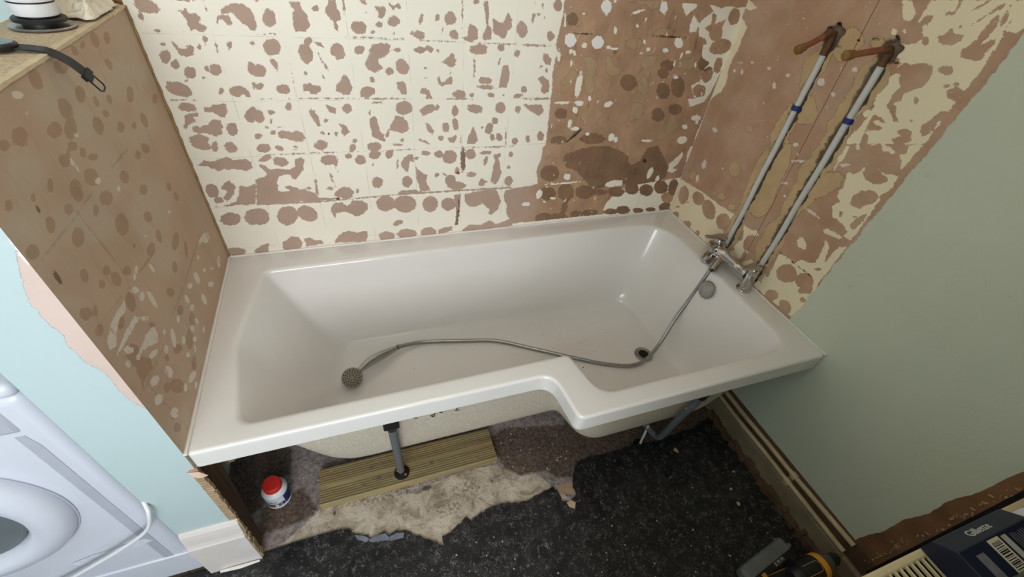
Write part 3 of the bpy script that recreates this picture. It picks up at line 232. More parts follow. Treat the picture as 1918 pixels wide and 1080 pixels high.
LAYERS_RIGHT = """cP-470 1429 -494 1433 -507 1419 -520 1411 -522 1398 -520 1392 -499 1394 -490 1408;cP-536 1439 -588 1448 -596 1429 -604 1430 -595 1449 -698 1465 -707 1453 -709 1433 -707 1410 -707 1390 -709 1368 -713 1349 -713 1328 -711 1309 -709 1300 -710 1272 -707 1253 -708 1236 -710 1212 -713 1182 -537 1106 -540 1133 -553 1160 -550 1176 -556 1196 -553 1215 -555 1238 -549 1246 -551 1269 -544 1279 -555 1293 -566 1292 -583 1269 -576 1245 -583 1225 -593 1232 -604 1245 -600 1259 -618 1271 -632 1287 -631 1310 -623 1325 -612 1328 -595 1326 -577 1318 -562 1317 -552 1303 -545 1322 -528 1326 -521 1330 -528 1349 -557 1355 -569 1370 -556 1378 -558 1397 -562 1416 -582 1417 -597 1424 -576 1426 -564 1426 -557 1415 -545 1410 -539 1393 -533 1397 -535 1424;bP-591 1380 -605 1386 -610 1399 -621 1391 -641 1391 -643 1381 -629 1370 -603 1369;bE-624 1403 -2.9 0.6 -4.9 -6.6;bE-651 1326 -12.7 3.5 -5.9 -8.0;bP-661 1354 -655 1365 -667 1389 -669 1414 -668 1435 -678 1434 -685 1419 -683 1395 -681 1384 -696 1395 -701 1391 -699 1361 -684 1352;bE-575 1366 -7.5 1.7 -5.5 -7.5;bE-673 1298 -6.0 1.8 -2.6 -3.5;bE-687 1307 -3.5 1.1 -1.3 -1.8;bE-634 1254 -4.7 1.6 -4.5 -6.1;bE-654 1214 -4.7 1.8 -1.5 -2.0;bP-677 1290 -693 1303 -705 1301 -711 1289 -707 1277 -694 1278;bP-676 1211 -685 1224 -696 1255 -704 1252 -705 1235 -707 1208 -695 1193 -683 1201;bP-580 1224 -598 1234 -615 1211 -630 1202 -617 1198 -600 1212;bP-565 1172 -564 1195 -588 1197 -602 1189 -603 1176 -580 1156 -591 1129 -576 1123 -569 1149;bP-635 1182 -653 1196 -669 1193 -680 1174 -665 1161 -651 1155 -638 1163 -654 1176;bE-641 1451 -8.3 9.5 -2.0 -1.3;bE-664 1441 -7.3 11.9 -2.5 -1.5;bE-654 1428 -8.2 9.9 -2.0 -1.3;bE-670 1449 -3.3 4.0 -3.6 -2.4;bE-688 1457 -5.3 6.4 -2.8 -1.9;bE-689 1434 -5.2 -1.3 -1.6 -11.7;bE-704 1430 -3.1 -1.0 -0.4 -13.1;bE-608 1304 -15.9 4.5 -10.6 -14.4;cE-516 1375 -3.5 0.7 -3.5 -4.8;cE-497 1368 -6.2 -0.5 -1.8 -7.1;cE-557 1390 -6.3 -0.6 -2.0 -7.1;wE-455 1273 -6.1 4.3 -5.3 -4.0;wE-382 1220 -10.8 3.2 -5.7 -8.2;wE-434 1204 -6.5 2.1 -2.8 -4.0;wE-268 1205 -8.0 2.3 -2.1 -3.2;wE-232 1347 -5.2 1.0 -1.2 -1.8;wE-238 1167 -6.6 2.0 -6.6 -9.9;wE-191 1204 -4.9 1.3 -2.2 -3.3;cE-554 1235 -14.1 -0.8 -3.5 -22.4;cE-544 1195 -10.8 0.4 -3.0 -11.7;cE-595 1183 -20.4 0.9 -1.6 -5.8;cE-603 1156 -30.7 1.9 -2.9 -10.3;tP-369 1290 -359 1346 -397 1358 -430 1345 -441 1329 -423 1287 -396 1277;tP-319 1199 -298 1252 -319 1285 -339 1283 -343 1228 -327 1187;tP-362 1105 -362 1179 -386 1180 -421 1147 -420 1116 -385 1102;tP-482 1309 -493 1277 -476 1240 -473 1215 -465 1184 -471 1158 -459 1135 -494 1088 -527 1102 -511 1162 -508 1246 -511 1295 -502 1317;tP-305 1041 -305 1076 -316 1117 -327 1149 -341 1073 -341 1022 -323 1014;tE-472 1339 -14.2 9.3 -11.2 -8.6;tE-371 1043 -8.5 3.6 -4.5 -6.6;kE-325 1342 -6.2 1.2 -1.2 -1.7;kE-345 1353 -2.9 -0.2 -1.2 -6.8;kE-382 1309 -8.2 -0.3 -0.3 -1.7;kE-460 1345 -9.1 0.7 -0.7 -1.6;kE-509 1359 -2.4 -0.3 -0.9 -6.5;kE-538 1313 -11.2 0.3 -0.7 -1.8;kE-422 1334 -4.8 1.1 -1.3 -1.9;cP-534 1105 -555 1106 -560 1074 -553 1059 -553 1037 -548 1040 -542 1062 -541 1088;cP-684 1163 -691 1172 -711 1181 -704 1158 -704 1127 -701 1111 -689 1127 -677 1139 -689 1147;cP-624 1143 -640 1146 -669 1140 -664 1133 -639 1132;cE-574 1116 -4.1 4.0 -8.3 -6.1;cE-606 1134 -5.9 2.6 -2.0 -2.7;cP-589 1045 -597 1052 -607 1050 -619 1067 -618 1080 -624 1077 -625 1065 -640 1055 -668 1054 -682 1062 -685 1078 -655 1089 -675 1088 -705 1096 -710 1065 -701 1045 -695 1034 -706 1028 -702 1006 -706 980 -704 954 -705 911 -704 900 -678 899 -682 913 -665 924 -639 930 -626 926 -604 953 -617 973 -601 981 -598 1001 -606 1009;bP-643 984 -638 1006 -651 1028 -679 1039 -697 1031 -694 1013 -678 996 -675 982 -656 981;bE-681 1074 -5.5 2.8 -4.9 -6.8;bE-640 946 -3.7 0.8 -2.1 -7.8;bP-678 937 -683 966 -698 985 -701 964 -698 932 -689 927;bE-673 959 -4.4 2.7 -1.1 -1.5;cP-625 882 -630 892 -679 897 -678 887 -634 876;cE-591 810 -7.7 10.6 -16.4 -11.3;cP-659 801 -656 824 -646 866 -666 851 -681 808 -685 850 -691 868 -706 879 -706 846 -706 807 -702 758 -700 746 -657 748 -633 745 -606 745 -621 770 -641 772 -657 787;cP-548 712 -547 739 -578 745 -627 746 -700 746 -707 725 -708 720 -703 594 -595 585 -449 581 -433 606 -469 658 -556 643 -552 687;bE-603 700 -29.0 23.4 -17.2 -25.5;bE-664 719 -23.7 19.8 -14.3 -21.0;bE-676 776 -7.1 5.6 -1.8 -2.7;kE-628 744 -63.7 1.5 0.0 -0.9;bE-682 697 -20.0 17.4 -7.2 -10.5;bE-694 665 -7.3 6.6 -4.4 -6.4;bE-660 605 -7.4 19.1 -21.9 -8.6;bE-601 603 -19.5 17.3 -10.3 -15.4;wE-437 1010 -16.0 7.5 -1.8 -2.6;wE-438 937 -13.2 7.0 -1.8 -2.7;wE-564 906 -25.2 -0.7 0.2 -4.7;wE-569 1061 -9.7 4.7 -2.9 -4.1;wE-406 1047 -8.1 3.5 -2.6 -3.9;wE-428 1027 -3.2 1.5 -3.1 -4.6;wE-459 901 -3.3 1.8 -2.3 -3.5;wE-669 1111 -2.7 1.3 -1.0 -1.3;tP-353 950 -359 994 -359 1029 -393 1044 -420 991 -423 934 -432 831 -400 822;tP-453 994 -465 1030 -479 1065 -503 1091 -521 1099 -533 929 -521 697 -506 602 -457 707 -456 794 -480 840 -464 880 -468 925 -465 937 -471 959;tP-533 1019 -567 1039 -589 1033 -594 1007 -564 956 -528 922 -533 892 -524 808 -544 779 -536 674 -519 661 -528 860 -531 990;kE-849 998 -0.4 2.5 -1.4 -0.5;cP-19 1299 -38 1284 -36 1252 -37 1221 -29 1190 -30 1156 -42 1116 -34 1082 -6 1055 17 963 61 893 34 1191 18 1315;cP-1 1356 -52 1342 -29 1331 3 1333 11 1305 55 1269 39 1349;wE-75 963 -5.0 7.1 -12.9 -3.3;tE-220 1023 -12.3 4.9 -8.0 -12.3;wE-91 1166 -5.3 0.8 -2.6 -7.5;wE-57 1160 -5.2 1.4 -3.2 -5.0;wE-120 1201 -5.3 1.4 -1.6 -2.4;wE-54 1184 -17.2 4.5 -0.9 -1.4;wE-263 1066 -19.2 7.3 -0.9 -1.4;cP-6 727 -62 733 -177 742 -234 741 -291 746 -338 752 -430 756 -445 743 -432 723 -426 625 -389 616 -260 580 -126 582 -21 576 42 613;bE-51 678 -28.0 12.3 -12.2 -35.3;bE-131 708 -21.5 20.8 -24.8 -15.4;bE-203 699 -24.4 22.1 -31.2 -24.6;bE-289 699 -28.4 18.0 -16.5 -26.1;bE-374 707 -15.8 10.6 -17.1 -26.6;bE-441 699 -28.4 20.1 -19.2 -29.5;bE-49 580 -20.5 12.6 -8.1 -13.8;bE-42 617 -10.9 6.4 -2.3 -3.9;bE-87 665 -8.2 4.7 -1.7 -2.8;bE-126 582 -23.7 15.3 -8.6 -14.3;bE-200 588 -11.3 7.6 -5.6 -9.2;bE-400 772 -47.7 5.7 1.0 -31.3;wE-91 834 -10.3 2.8 -3.1 -17.2;cE-87 772 -8.3 3.1 -4.5 -14.8;tE-55 768 -15.9 1.6 4.2 -22.4;tE-236 883 -24.2 11.9 -13.7 -21.4;tE-233 772 -18.0 10.2 -7.3 -11.6;tE-294 765 -15.9 9.4 -6.5 -10.1;tE-389 857 -46.0 10.4 -11.6 -69.5;wE-438 667 -5.6 4.1 -3.6 -5.6;tP-322 624 -317 728 -322 787 -312 866 -305 946 -317 1011 -337 980 -352 846 -370 657 -388 640 -370 621"""
LAYERS_LEFT = """dE-460 1248 18.2 -1.4 -3.1 -14.2;dE-427 1194 20.6 -2.8 -3.0 -16.2;dE-362 1195 17.0 -4.0 -10.2 -11.8;dE-214 1245 20.7 -1.9 -3.7 -12.8;dE-158 1237 15.9 -2.4 -8.3 -9.7;dE-203 1200 15.6 -1.6 -0.2 -10.9;dE-171 1133 18.3 -5.2 -15.3 -12.6;dE-270 1156 12.6 -2.3 -2.6 -8.5;dE-322 1169 10.3 -1.9 -3.3 -9.9;dE-358 1139 19.7 -4.3 -5.2 -15.0;dE-486 1182 16.7 -8.8 -15.7 -7.0;dE-567 1206 16.2 -6.7 -12.4 -8.9;dE-443 1168 17.7 -7.0 -18.4 -12.5;dE-309 1143 14.5 -5.3 -7.4 -4.7;dE-279 1106 15.8 -6.2 -11.9 -7.4;dE-220 1086 11.9 -4.6 -8.6 -5.2;dE-374 1242 23.2 -6.3 -12.6 -8.6;dE-307 1249 12.4 -1.2 -2.8 -8.1;dE-270 1249 9.6 -2.2 -8.3 -5.5;dE-161 1075 18.3 -4.4 -3.6 -15.3;dE-51 1084 15.9 -5.3 -13.6 -7.8;wE-521 1245 12.2 -3.9 -5.1 -3.7;wE-524 1221 2.3 -2.2 -5.7 -1.2;wE-416 1260 4.1 -1.1 -3.9 -2.7;wE-527 1263 3.1 -0.9 -4.9 -3.6;wE-440 1155 6.5 -2.7 -3.7 -2.5;gE-430 1218 26.4 -21.6 -69.5 -12.7;gE-187 1166 121.3 -35.8 -44.7 -27.8;gE-397 1164 39.6 -14.9 -32.7 -21.8;gE-210 1065 61.9 -25.1 -29.3 -17.4;dE-606 1209 10.0 -4.3 -7.7 -5.7;dE-575 1198 12.3 -5.3 -3.3 -2.4;dE-506 1142 16.2 -4.2 -4.3 -10.1;dE-488 1145 4.6 -2.1 -6.9 -4.7;dE-571 1134 7.1 -3.5 -9.8 -7.8;dE-522 1098 18.3 -6.8 -9.8 -15.4;dE-464 1092 23.0 -6.0 -3.0 -15.3;dE-457 1048 21.0 -11.9 -12.9 -8.3;dE-361 1040 18.3 -6.8 -6.7 -11.7;dE-315 987 17.2 -9.4 -11.6 -6.8;dE-567 1090 10.1 -6.1 -9.3 -6.3;dE-505 1051 8.2 -4.9 -10.1 -6.5;dE-619 1140 5.8 -3.3 -6.5 -4.7;dE-667 1156 6.3 -3.7 -7.4 -5.4;dE-622 1098 10.1 -5.0 -8.6 -9.8;dE-456 991 22.7 -11.9 -14.5 -16.9;dE-353 944 18.3 -9.5 -8.1 -9.5;dE-586 1051 13.9 -9.5 -15.0 -10.1;dE-685 1094 10.9 -8.0 -10.1 -7.2;dE-265 1041 14.2 -6.5 -9.8 -5.9;dE-218 1035 20.6 -4.5 2.4 -12.9;dE-466 1147 13.7 -6.0 -8.1 -5.5;dE-290 838 16.6 -12.5 -25.7 -9.0;dE-408 898 13.5 -11.7 -18.9 -5.0;dE-351 893 11.8 -6.2 -7.5 -13.7;dE-572 973 9.9 -7.9 -7.8 -5.0;dE-523 932 12.6 -10.1 -9.5 -5.8;dE-627 1006 10.7 -5.5 -4.7 -10.3;dE-603 968 8.6 -7.3 -6.9 -4.5;dE-563 946 15.3 -7.4 -3.4 -14.0;dE-259 790 9.9 -6.6 -19.1 -14.9;dE-353 808 11.8 -8.6 -12.5 -9.9;dE-426 1111 17.5 -8.0 -6.2 -4.0;dE-448 1129 9.8 -3.4 -6.5 -7.5;kE-677 1043 5.4 -1.9 -2.0 -10.3;kE-625 1125 3.3 -0.9 -1.9 -5.9;dE-457 943 5.0 -3.5 -6.1 -3.7;dE-177 894 14.4 -5.8 -2.8 -12.4;dE-193 928 14.8 -6.7 -7.0 -8.4;gE-548 1051 77.5 -49.8 -31.6 -20.9;gE-319 938 83.6 -50.4 -71.2 -40.8;gE-421 1069 49.0 -25.1 -45.9 -29.3;gE-365 845 65.1 -48.9 -43.4 -23.8;gE-662 1124 31.1 -20.0 -18.7 -13.4;gE-598 1170 35.8 -17.7 -24.5 -17.6;wP-490 1140 -485 1132 -487 1111 -491 1120 -497 1131;wE-402 1037 5.2 -2.8 -5.3 -3.3;wE-249 894 6.5 -3.9 -4.4 -2.4;wE-451 1079 7.5 -3.9 -5.5 -3.6;wE-114 727 24.8 -17.0 -15.8 -7.4;wE-151 744 7.1 -7.2 -24.3 2.7;wE-95 627 13.9 -10.0 -15.2 -11.1;wE-275 712 15.3 -9.5 -3.9 -15.8;wE-215 639 17.5 -14.8 -7.6 -3.4;wE-400 928 3.8 -2.6 -2.6 -1.5;wE-328 730 11.2 -9.5 -7.1 -3.6;wE-214 690 9.3 -7.4 -5.5 -2.6;wE-501 911 4.7 -4.6 -18.0 -5.2;wE-441 874 6.2 -2.5 1.8 -13.1;wE-161 653 12.9 -10.2 -3.2 -1.4;wE-215 732 6.0 -4.5 -7.2 -3.5;lE-622 1076 0.8 -1.8 -62.1 1.8;lE-506 1075 1.2 -2.1 -25.6 0.7;lE-337 1070 2.1 -2.7 -50.6 2.3;lE-439 894 2.0 -3.3 -56.3 8.8;lE-542 1001 2.7 -0.7 8.2 -57.3;lE-251 755 2.8 -2.8 -145.0 -2.4;dE-564 892 14.8 -11.2 -12.8 -14.9;dE-676 969 12.1 -11.7 -9.3 -6.2;dE-655 955 6.1 -4.7 -6.3 -7.3;dE-675 930 6.5 -9.6 -13.3 -2.8;dE-620 892 7.0 -8.7 -12.7 -3.8;dE-547 814 11.2 -11.4 -6.0 -3.5;dE-424 792 17.2 -9.1 0.2 -14.0;dE-636 838 13.2 -14.9 -10.6 -6.4;dP-662 857 -633 819 -609 784 -621 765 -657 778 -684 773 -673 790 -662 812 -664 841;dE-621 704 8.5 -11.3 -10.8 -5.9;dE-590 668 11.8 -30.1 -22.5 7.3;dE-658 651 7.0 -10.8 -4.3 -2.3;dE-398 682 14.1 -13.9 -17.1 -8.5;dE-454 670 15.2 -16.4 -23.6 -11.9;dE-567 734 6.8 -8.0 -7.5 -4.1;dE-516 706 15.2 -17.1 -10.8 -5.7;dE-490 624 9.7 -11.7 -17.6 -8.7;dE-667 627 9.5 -15.3 -9.7 -5.1;dE-426 739 12.8 -12.2 -11.6 -6.1;wP-578 908 -589 894 -615 900 -633 898 -666 882 -684 892 -678 905 -651 913 -623 914;wP-578 868 -567 853 -594 858 -655 866 -682 872 -669 875 -617 875;wP-545 808 -546 790 -562 778 -588 796 -620 816 -639 811 -645 825 -614 820 -583 821;wE-646 849 9.9 -11.2 -5.8 -3.5;wE-595 780 15.9 -6.0 2.2 -7.8;wE-556 840 9.0 -8.8 -4.2 -2.5;wE-500 840 8.6 -4.7 -2.2 -22.5;wE-534 894 12.7 -11.0 -5.8 -3.5;wE-525 870 7.5 -6.8 -8.3 -4.9;wE-508 732 8.5 -7.8 -14.1 -16.7;wE-552 745 6.2 -7.0 -8.1 -4.4;wE-525 770 4.1 -4.3 -5.6 -3.1;wE-453 736 5.8 -5.8 -7.9 -4.2;wE-478 693 7.1 -7.7 -8.5 -4.4;wE-420 671 8.1 -8.4 -7.6 -3.8;wE-383 660 6.6 -5.0 -2.5 -8.7;wE-370 696 8.8 -8.3 -7.9 -3.9;wE-293 653 13.9 -9.6 -3.9 -15.5;wE-374 727 9.7 -6.0 -1.3 -12.7;wE-433 648 8.0 -8.7 -6.1 -3.0;wE-374 619 4.9 -5.1 -9.9 -4.7;wE-456 636 4.1 -4.7 -9.0 -4.5;wE-493 659 6.6 -7.6 -6.3 -3.2;wE-669 838 5.3 -6.4 -6.1 -3.7;wE-587 713 12.9 -11.5 -4.9 -12.8;wE-638 749 4.4 -11.7 -15.9 4.1;wE-661 719 5.7 -12.4 -14.2 1.2;wE-647 651 9.9 -14.8 -9.7 -5.2;wE-526 618 5.8 -11.6 -22.4 5.7;wE-529 592 4.5 -6.0 -8.6 -4.2;wE-569 635 5.6 -7.6 -8.0 -4.1;lE-621 765 1.0 -2.1 -76.2 10.9;lE-418 758 1.8 -2.5 -60.1 4.5;lE-596 921 0.6 -1.5 -49.3 9.6;lE-657 727 1.5 -0.9 17.4 -193.0;gE-696 1007 16.9 -15.6 -10.1 -6.9"""
LAYERS_FACE = """pP-110 1161 1 1148 4 1134 -5 1106 -25 1049 -30 1033 -32 1018 -31 977 -25 955 -30 938 -29 902 -23 880 -19 869 -14 856 -15 810 -12 779 -5 759 2 741 2 634 64 605 28 1199 5 1342;wP1 1148 1 1132 -4 1106 -2 1086 1 1087 3 1105 2 1134;wE33 870 5.0 -1.5 -0.6 -1.6"""
LAYERS_FLOOR = """bP2 -714 58 -698 132 -648 160 -623 338 -617 472 -665 513 -640 681 -629 753 -639 883 -706 928 -784 979 -841 938 -874 776 -861 680 -849 605 -831 560 -837 509 -880 448 -835 359 -808 246 -751 133 -747;dP-12 -721 -13 -567 33 -572 107 -532 156 -617 148 -636 75 -647 4 -654;dP742 -538 827 -504 1086 -563 1067 -640 1246 -667 1274 -721 1034 -724 1012 -759 947 -740 919 -707 824 -700 778 -656;dP-135 -262 -25 -236 74 -390 73 -484 40 -480 -9 -568 -95 -601;dP1060 -540 1700 -540 1700 -760 1060 -760;wP338 -617 470 -622 517 -617 494 -644 435 -650 335 -652 252 -645 220 -640 253 -628;kE500 -652 14 0 0 9;kE206 -650 5 0 0 8;kE424 -728 3 0 0 3;kE720 -690 4 0 0 5;wE640 -690 60 -4 6 22;wE560 -740 50 4 -3 18;tP1010 -820 925 -795 945 -770 990 -770 1000 -800"""
CH = dict(b=0, d=1, t=2, w=3, k=4, x=5, g=6, p=7, l=2)
UNIT = 40.0                                   # mm of signed distance that span the 0..1 of an attribute

def layer_fields(text, U, V, start=None):
    """signed distance of every grid point (mm) to the outlines of each channel"""
    F = [np.full(U.shape, -60.0) for _ in range(8)]
    for k, v in (start or {}).items(): F[CH[k]][:] = v
    u0, v0, du, dv = U[0, 0], V[0, 0], U[1, 0]-U[0, 0], V[0, 1]-V[0, 0]
    for s in text.split(';'):
        ch, kind = s[0], s[1]; n = [float(a) for a in s[2:].split()]
        if kind == 'E':
            cx, cy, ax, ay, bx, by = n
            ex, ey = math.hypot(ax, bx), math.hypot(ay, by)
            lo, hi = (cx-ex, cy-ey), (cx+ex, cy+ey)
        else:
            P = np.array(n).reshape(-1, 2); lo, hi = P.min(0), P.max(0)
        def rng(a, b, o, d, m):
            i, j = sorted(((a-o)/d, (b-o)/d)); return max(0, int(i)-8), min(m, int(j)+9)
        i0, i1 = rng(lo[0], hi[0], u0, du, U.shape[0]); j0, j1 = rng(lo[1], hi[1], v0, dv, U.shape[1])
        if i0 >= i1 or j0 >= j1: continue
        x, y = U[i0:i1, j0:j1], V[i0:i1, j0:j1]
        if kind == 'E':
            det = ax*by-ay*bx
            if abs(det) < 1e-6: continue
            a = ((x-cx)*by-(y-cy)*bx)/det; b = (ax*(y-cy)-ay*(x-cx))/det
            sd = (1-np.sqrt(a*a+b*b))*min(math.hypot(ax, ay), math.hypot(bx, by))
        else:
            d2 = np.full(x.shape, 1e9); ins = np.zeros(x.shape, bool); m = len(P)
            for i in range(m):
                (x0, y0), (x1, y1) = P[i], P[(i+1) % m]
                ex, ey = x1-x0, y1-y0; L = ex*ex+ey*ey+1e-9
                t = np.clip(((x-x0)*ex+(y-y0)*ey)/L, 0, 1)
                d2 = np.minimum(d2, (x-x0-t*ex)**2+(y-y0-t*ey)**2)
                if abs(ey) > 1e-9:
                    ins ^= ((y0 > y) != (y1 > y)) & (x < ex*(y-y0)/ey+x0)
            sd = np.where(ins, 1, -1)*np.sqrt(d2)
        if ch == 'c': G = F[0]; G[i0:i1, j0:j1] = np.minimum(G[i0:i1, j0:j1], -sd)
        else: G = F[CH[ch]]; G[i0:i1, j0:j1] = np.maximum(G[i0:i1, j0:j1], sd)
    return F

def grid_mesh(name, mat, place, u0, u1, v0, v1, step, text, start=None, depth=None, extra=None, coarse=()):
    """a finely divided wall patch that carries its outlines as point attributes, plus plain quads around it"""
    nu, nv = int(round(abs(u1-u0)/step))+1, int(round(abs(v1-v0)/step))+1
    U, V = np.meshgrid(np.linspace(u0, u1, nu), np.linspace(v0, v1, nv), indexing='ij')
    F = layer_fields(text, U, V, start)
    if extra: extra(F, U, V)
    D = depth(F, U, V) if depth else np.zeros(U.shape)
    P = place(U/1000, V/1000, D/1000).reshape(-1, 3)
    I = np.arange(nu*nv).reshape(nu, nv)
    Q = np.stack([I[:-1, :-1], I[1:, :-1], I[1:, 1:], I[:-1, 1:]], -1).reshape(-1, 4)
    vs, fs, base = P, Q.tolist(), len(P)
    att = np.clip(0.5+np.stack(F, -1).reshape(-1, 8)/UNIT, 0, 1)
    ex = []
    for q, vals in coarse:
        k = base+len(ex); ex += q; fs.append([k, k+1, k+2, k+3])
        a = np.zeros((4, 8))
        for c, v in vals.items(): a[:, CH[c]] = v
        att = np.concatenate([att, a])
    if ex: vs = np.concatenate([P, np.array(ex)])
    me = bpy.data.meshes.new(name); me.from_pydata(vs.tolist(), [], fs)
    for nm, sl in (('lay_a', att[:, :4]), ('lay_b', att[:, 4:])):
        a = me.attributes.new(nm, 'FLOAT_COLOR', 'POINT'); a.data.foreach_set('color', sl.astype(np.float32).ravel())
    for p in me.polygons: p.use_smooth = True
    me.materials.append(mat)
    o = bpy.data.objects.new(name, me); COL.objects.link(o); return o

def layer_masks(t, amp=0.19, fine=0.09):
    """the outlines as sharp ragged masks: m(channel, softness)"""
    n = t.math('ADD', t.math('MULTIPLY', t.math('SUBTRACT', t.noise(75, 5, 0.6), 0.5), amp*2),
               t.math('MULTIPLY', t.math('SUBTRACT', t.noise(420, 2), 0.5), fine*2))
    sock = {}
    for at, chs in (('lay_a', 'bdtw'), ('lay_b', 'kxgp')):
        a = t.add('ShaderNodeAttribute'); a.attribute_name = at
        s = t.add('ShaderNodeSeparateColor'); t.link(a.outputs['Color'], s.inputs[0])
        for i, c in enumerate(chs): sock[c] = s.outputs[i] if i < 3 else a.outputs['Alpha']
    sock['l'] = sock['t']
    def m(c, soft=0.012, off=0.5, raw=False):
        v = sock[c] if raw else t.math('ADD', sock[c], n)
        return t.ramp(v, off-soft, off+soft)
    def rim(c, w=0.03):
        return t.ramp(t.math('ABSOLUTE', t.math('SUBTRACT', t.math('ADD', sock[c], n), 0.5)), w*0.3, w, 1.0, 0.0)
    m.rim = rim
    return m

# ------------------------------------------------------------------ wall materials
CREAM, BROWN = srgb(238, 232, 217), srgb(176, 151, 135)
def mat_wall_back():
    t = NT('stripped_wall'); m = layer_masks(t)
    cream = vary(t, CREAM, 3.0, 0.05)
    # faint joints where the tiles once met
    sx = t.add('ShaderNodeSeparateXYZ'); t.link(t.co(), sx.inputs[0])
    def joint(s, off):
        f = t.math('FRACT', t.math('DIVIDE', t.math('ADD', s, off), 0.1525))
        return t.ramp(t.math('ABSOLUTE', t.math('SUBTRACT', f, 0.5)), 0.4925, 0.4965)
    jt = t.math('MAXIMUM', joint(sx.outputs[0], -0.153+1.525), joint(sx.outputs[2], -0.754+1.525))
    jn = t.ramp(t.noise(14, 3), 0.40, 0.62)
    cream = t.mix(t.math('MULTIPLY', t.math('MULTIPLY', jt, jn), 0.35), cream, srgb(150, 130, 110))
    brown = vary(t, BROWN, 9.0, 0.10)
    # the stripped part towards the taps is a warmer, dirtier plaster
    warm = t.ramp(t.math('ADD', sx.outputs[0], t.math('MULTIPLY', t.noise(5, 4), 0.15)), 1.05, 1.2)
    brown = t.mix(warm, brown, vary(t, srgb(172, 138, 110), 12.0, 0.25))
    tan = vary(t, srgb(172, 148, 114), 20, 0.08)
    c = t.mix(t.math('MULTIPLY', m('t'), 0.8), brown, tan)
    c = t.mix(t.math('MULTIPLY', m('d', 0.05), 0.62), c, vary(t, srgb(96, 70, 48), 14, 0.2))
    c = t.mix(t.math('MULTIPLY', m.rim('t'), 0.4), c, srgb(70, 48, 30))
    c = t.mix(t.math('MULTIPLY', m.rim('d', 0.04), 0.3), c, srgb(60, 40, 26))
    fib = t.noise(24, 6, 0.7, 0.6, t.mapping((2.2, 1, 0.7)))
    c = t.mix(t.math('MULTIPLY', t.ramp(fib, 0.56, 0.70), t.math('MULTIPLY', warm, 0.6)), c, srgb(104, 72, 48))
    c = t.mix(t.math('MULTIPLY', t.ramp(fib, 0.40, 0.30), t.math('MULTIPLY', warm, 0.35)), c, srgb(196, 164, 138))
    bm_ = m('b')
    chips = t.math('MULTIPLY', t.math('MULTIPLY', t.ramp(t.noise(46, 4, 0.62, 0.4, t.mapping((1.3, 1, 0.8))), 0.655, 0.675), warm), t.ramp(t.noise(5, 2), 0.42, 0.56))
    bm_ = t.math('MULTIPLY', bm_, t.math('SUBTRACT', 1.0, chips))
    c = t.mix(bm_, cream, c)
    c = t.mix(m('w'), c, srgb(232, 228, 224))
    c = t.mix(m('x', 0.03), c, srgb(120, 72, 28))
    c = t.mix(t.math('MULTIPLY', m('k', 0.03), 0.85), c, srgb(34, 26, 20))
    h = t.math('ADD', t.math('MULTIPLY', bm_, -0.6), t.math('MULTIPLY', t.noise(160, 5), 0.35))
    t.bump(h, 0.6, 0.0012)
    return t.out(c, t.ramp(bm_, 0, 1, 0.5, 0.9))
def mat_wall_right():
    t = NT('chased_wall'); m = layer_masks(t)
    cream = vary(t, srgb(240, 226, 194), 3.0, 0.05)
    brown = vary(t, t.mix(t.ramp(t.noise(7, 5, 0.6), 0.35, 0.65), srgb(180, 142, 114), srgb(190, 158, 134)), 18.0, 0.10)
    tan = vary(t, srgb(196, 168, 126), 18, 0.12)
    bm_ = m('b')
    chips = t.ramp(t.noise(52, 4, 0.62, 0.4), 0.70, 0.715)
    bm_ = t.math('MULTIPLY', bm_, t.math('SUBTRACT', 1.0, chips))
    c = t.mix(bm_, cream, brown)
    c = t.mix(t.math('MULTIPLY', m('t'), 0.9), c, tan)
    c = t.mix(t.math('MULTIPLY', m.rim('t'), 0.55), c, srgb(84, 60, 40))
    gm = m('g', 0.05)
    c = t.mix(gm, c, vary(t, srgb(128, 112, 92), 40, 0.35))
    c = t.mix(m('w'), c, srgb(226, 214, 204))
    c = t.mix(m('k', 0.03), c, srgb(30, 24, 20))
    blue = vary(t, srgb(200, 205, 186), 2.2, 0.06)
    blue = t.mix(t.ramp(t.noise(11, 8, 0.75, 0.8), 0.60, 0.80, 0, 0.4), blue, srgb(120, 126, 112))
    pm = m('p')
    c = t.mix(pm, c, blue)
    # pencil line dropped plumb between the two pipes
    s = t.add('ShaderNodeSeparateXYZ'); t.link(t.co(), s.inputs[0])
    ly = t.math('ADD', t.math('MULTIPLY', s.outputs[2], 0.0272), -0.4576)
    ln = t.ramp(t.math('ABSOLUTE', t.math('SUBTRACT', s.outputs[1], ly)), 0.0006, 0.0012, 0.9, 0.0)
    ln = t.math('MULTIPLY', ln, t.ramp(s.outputs[2], 0.63, 0.64))
    c = t.mix(ln, c, srgb(28, 24, 24))
    h = t.math('ADD', t.math('ADD', t.math('MULTIPLY', bm_, -0.5), t.math('MULTIPLY', pm, 0.8)), t.math('ADD', t.math('MULTIPLY', t.noise(120, 6, 0.65), 0.7), t.math('MULTIPLY', t.noise(22, 4, 0.6, 1.0), 0.9)))
    t.bump(h, 0.6, 0.0014)
    return t.out(c, 0.8)
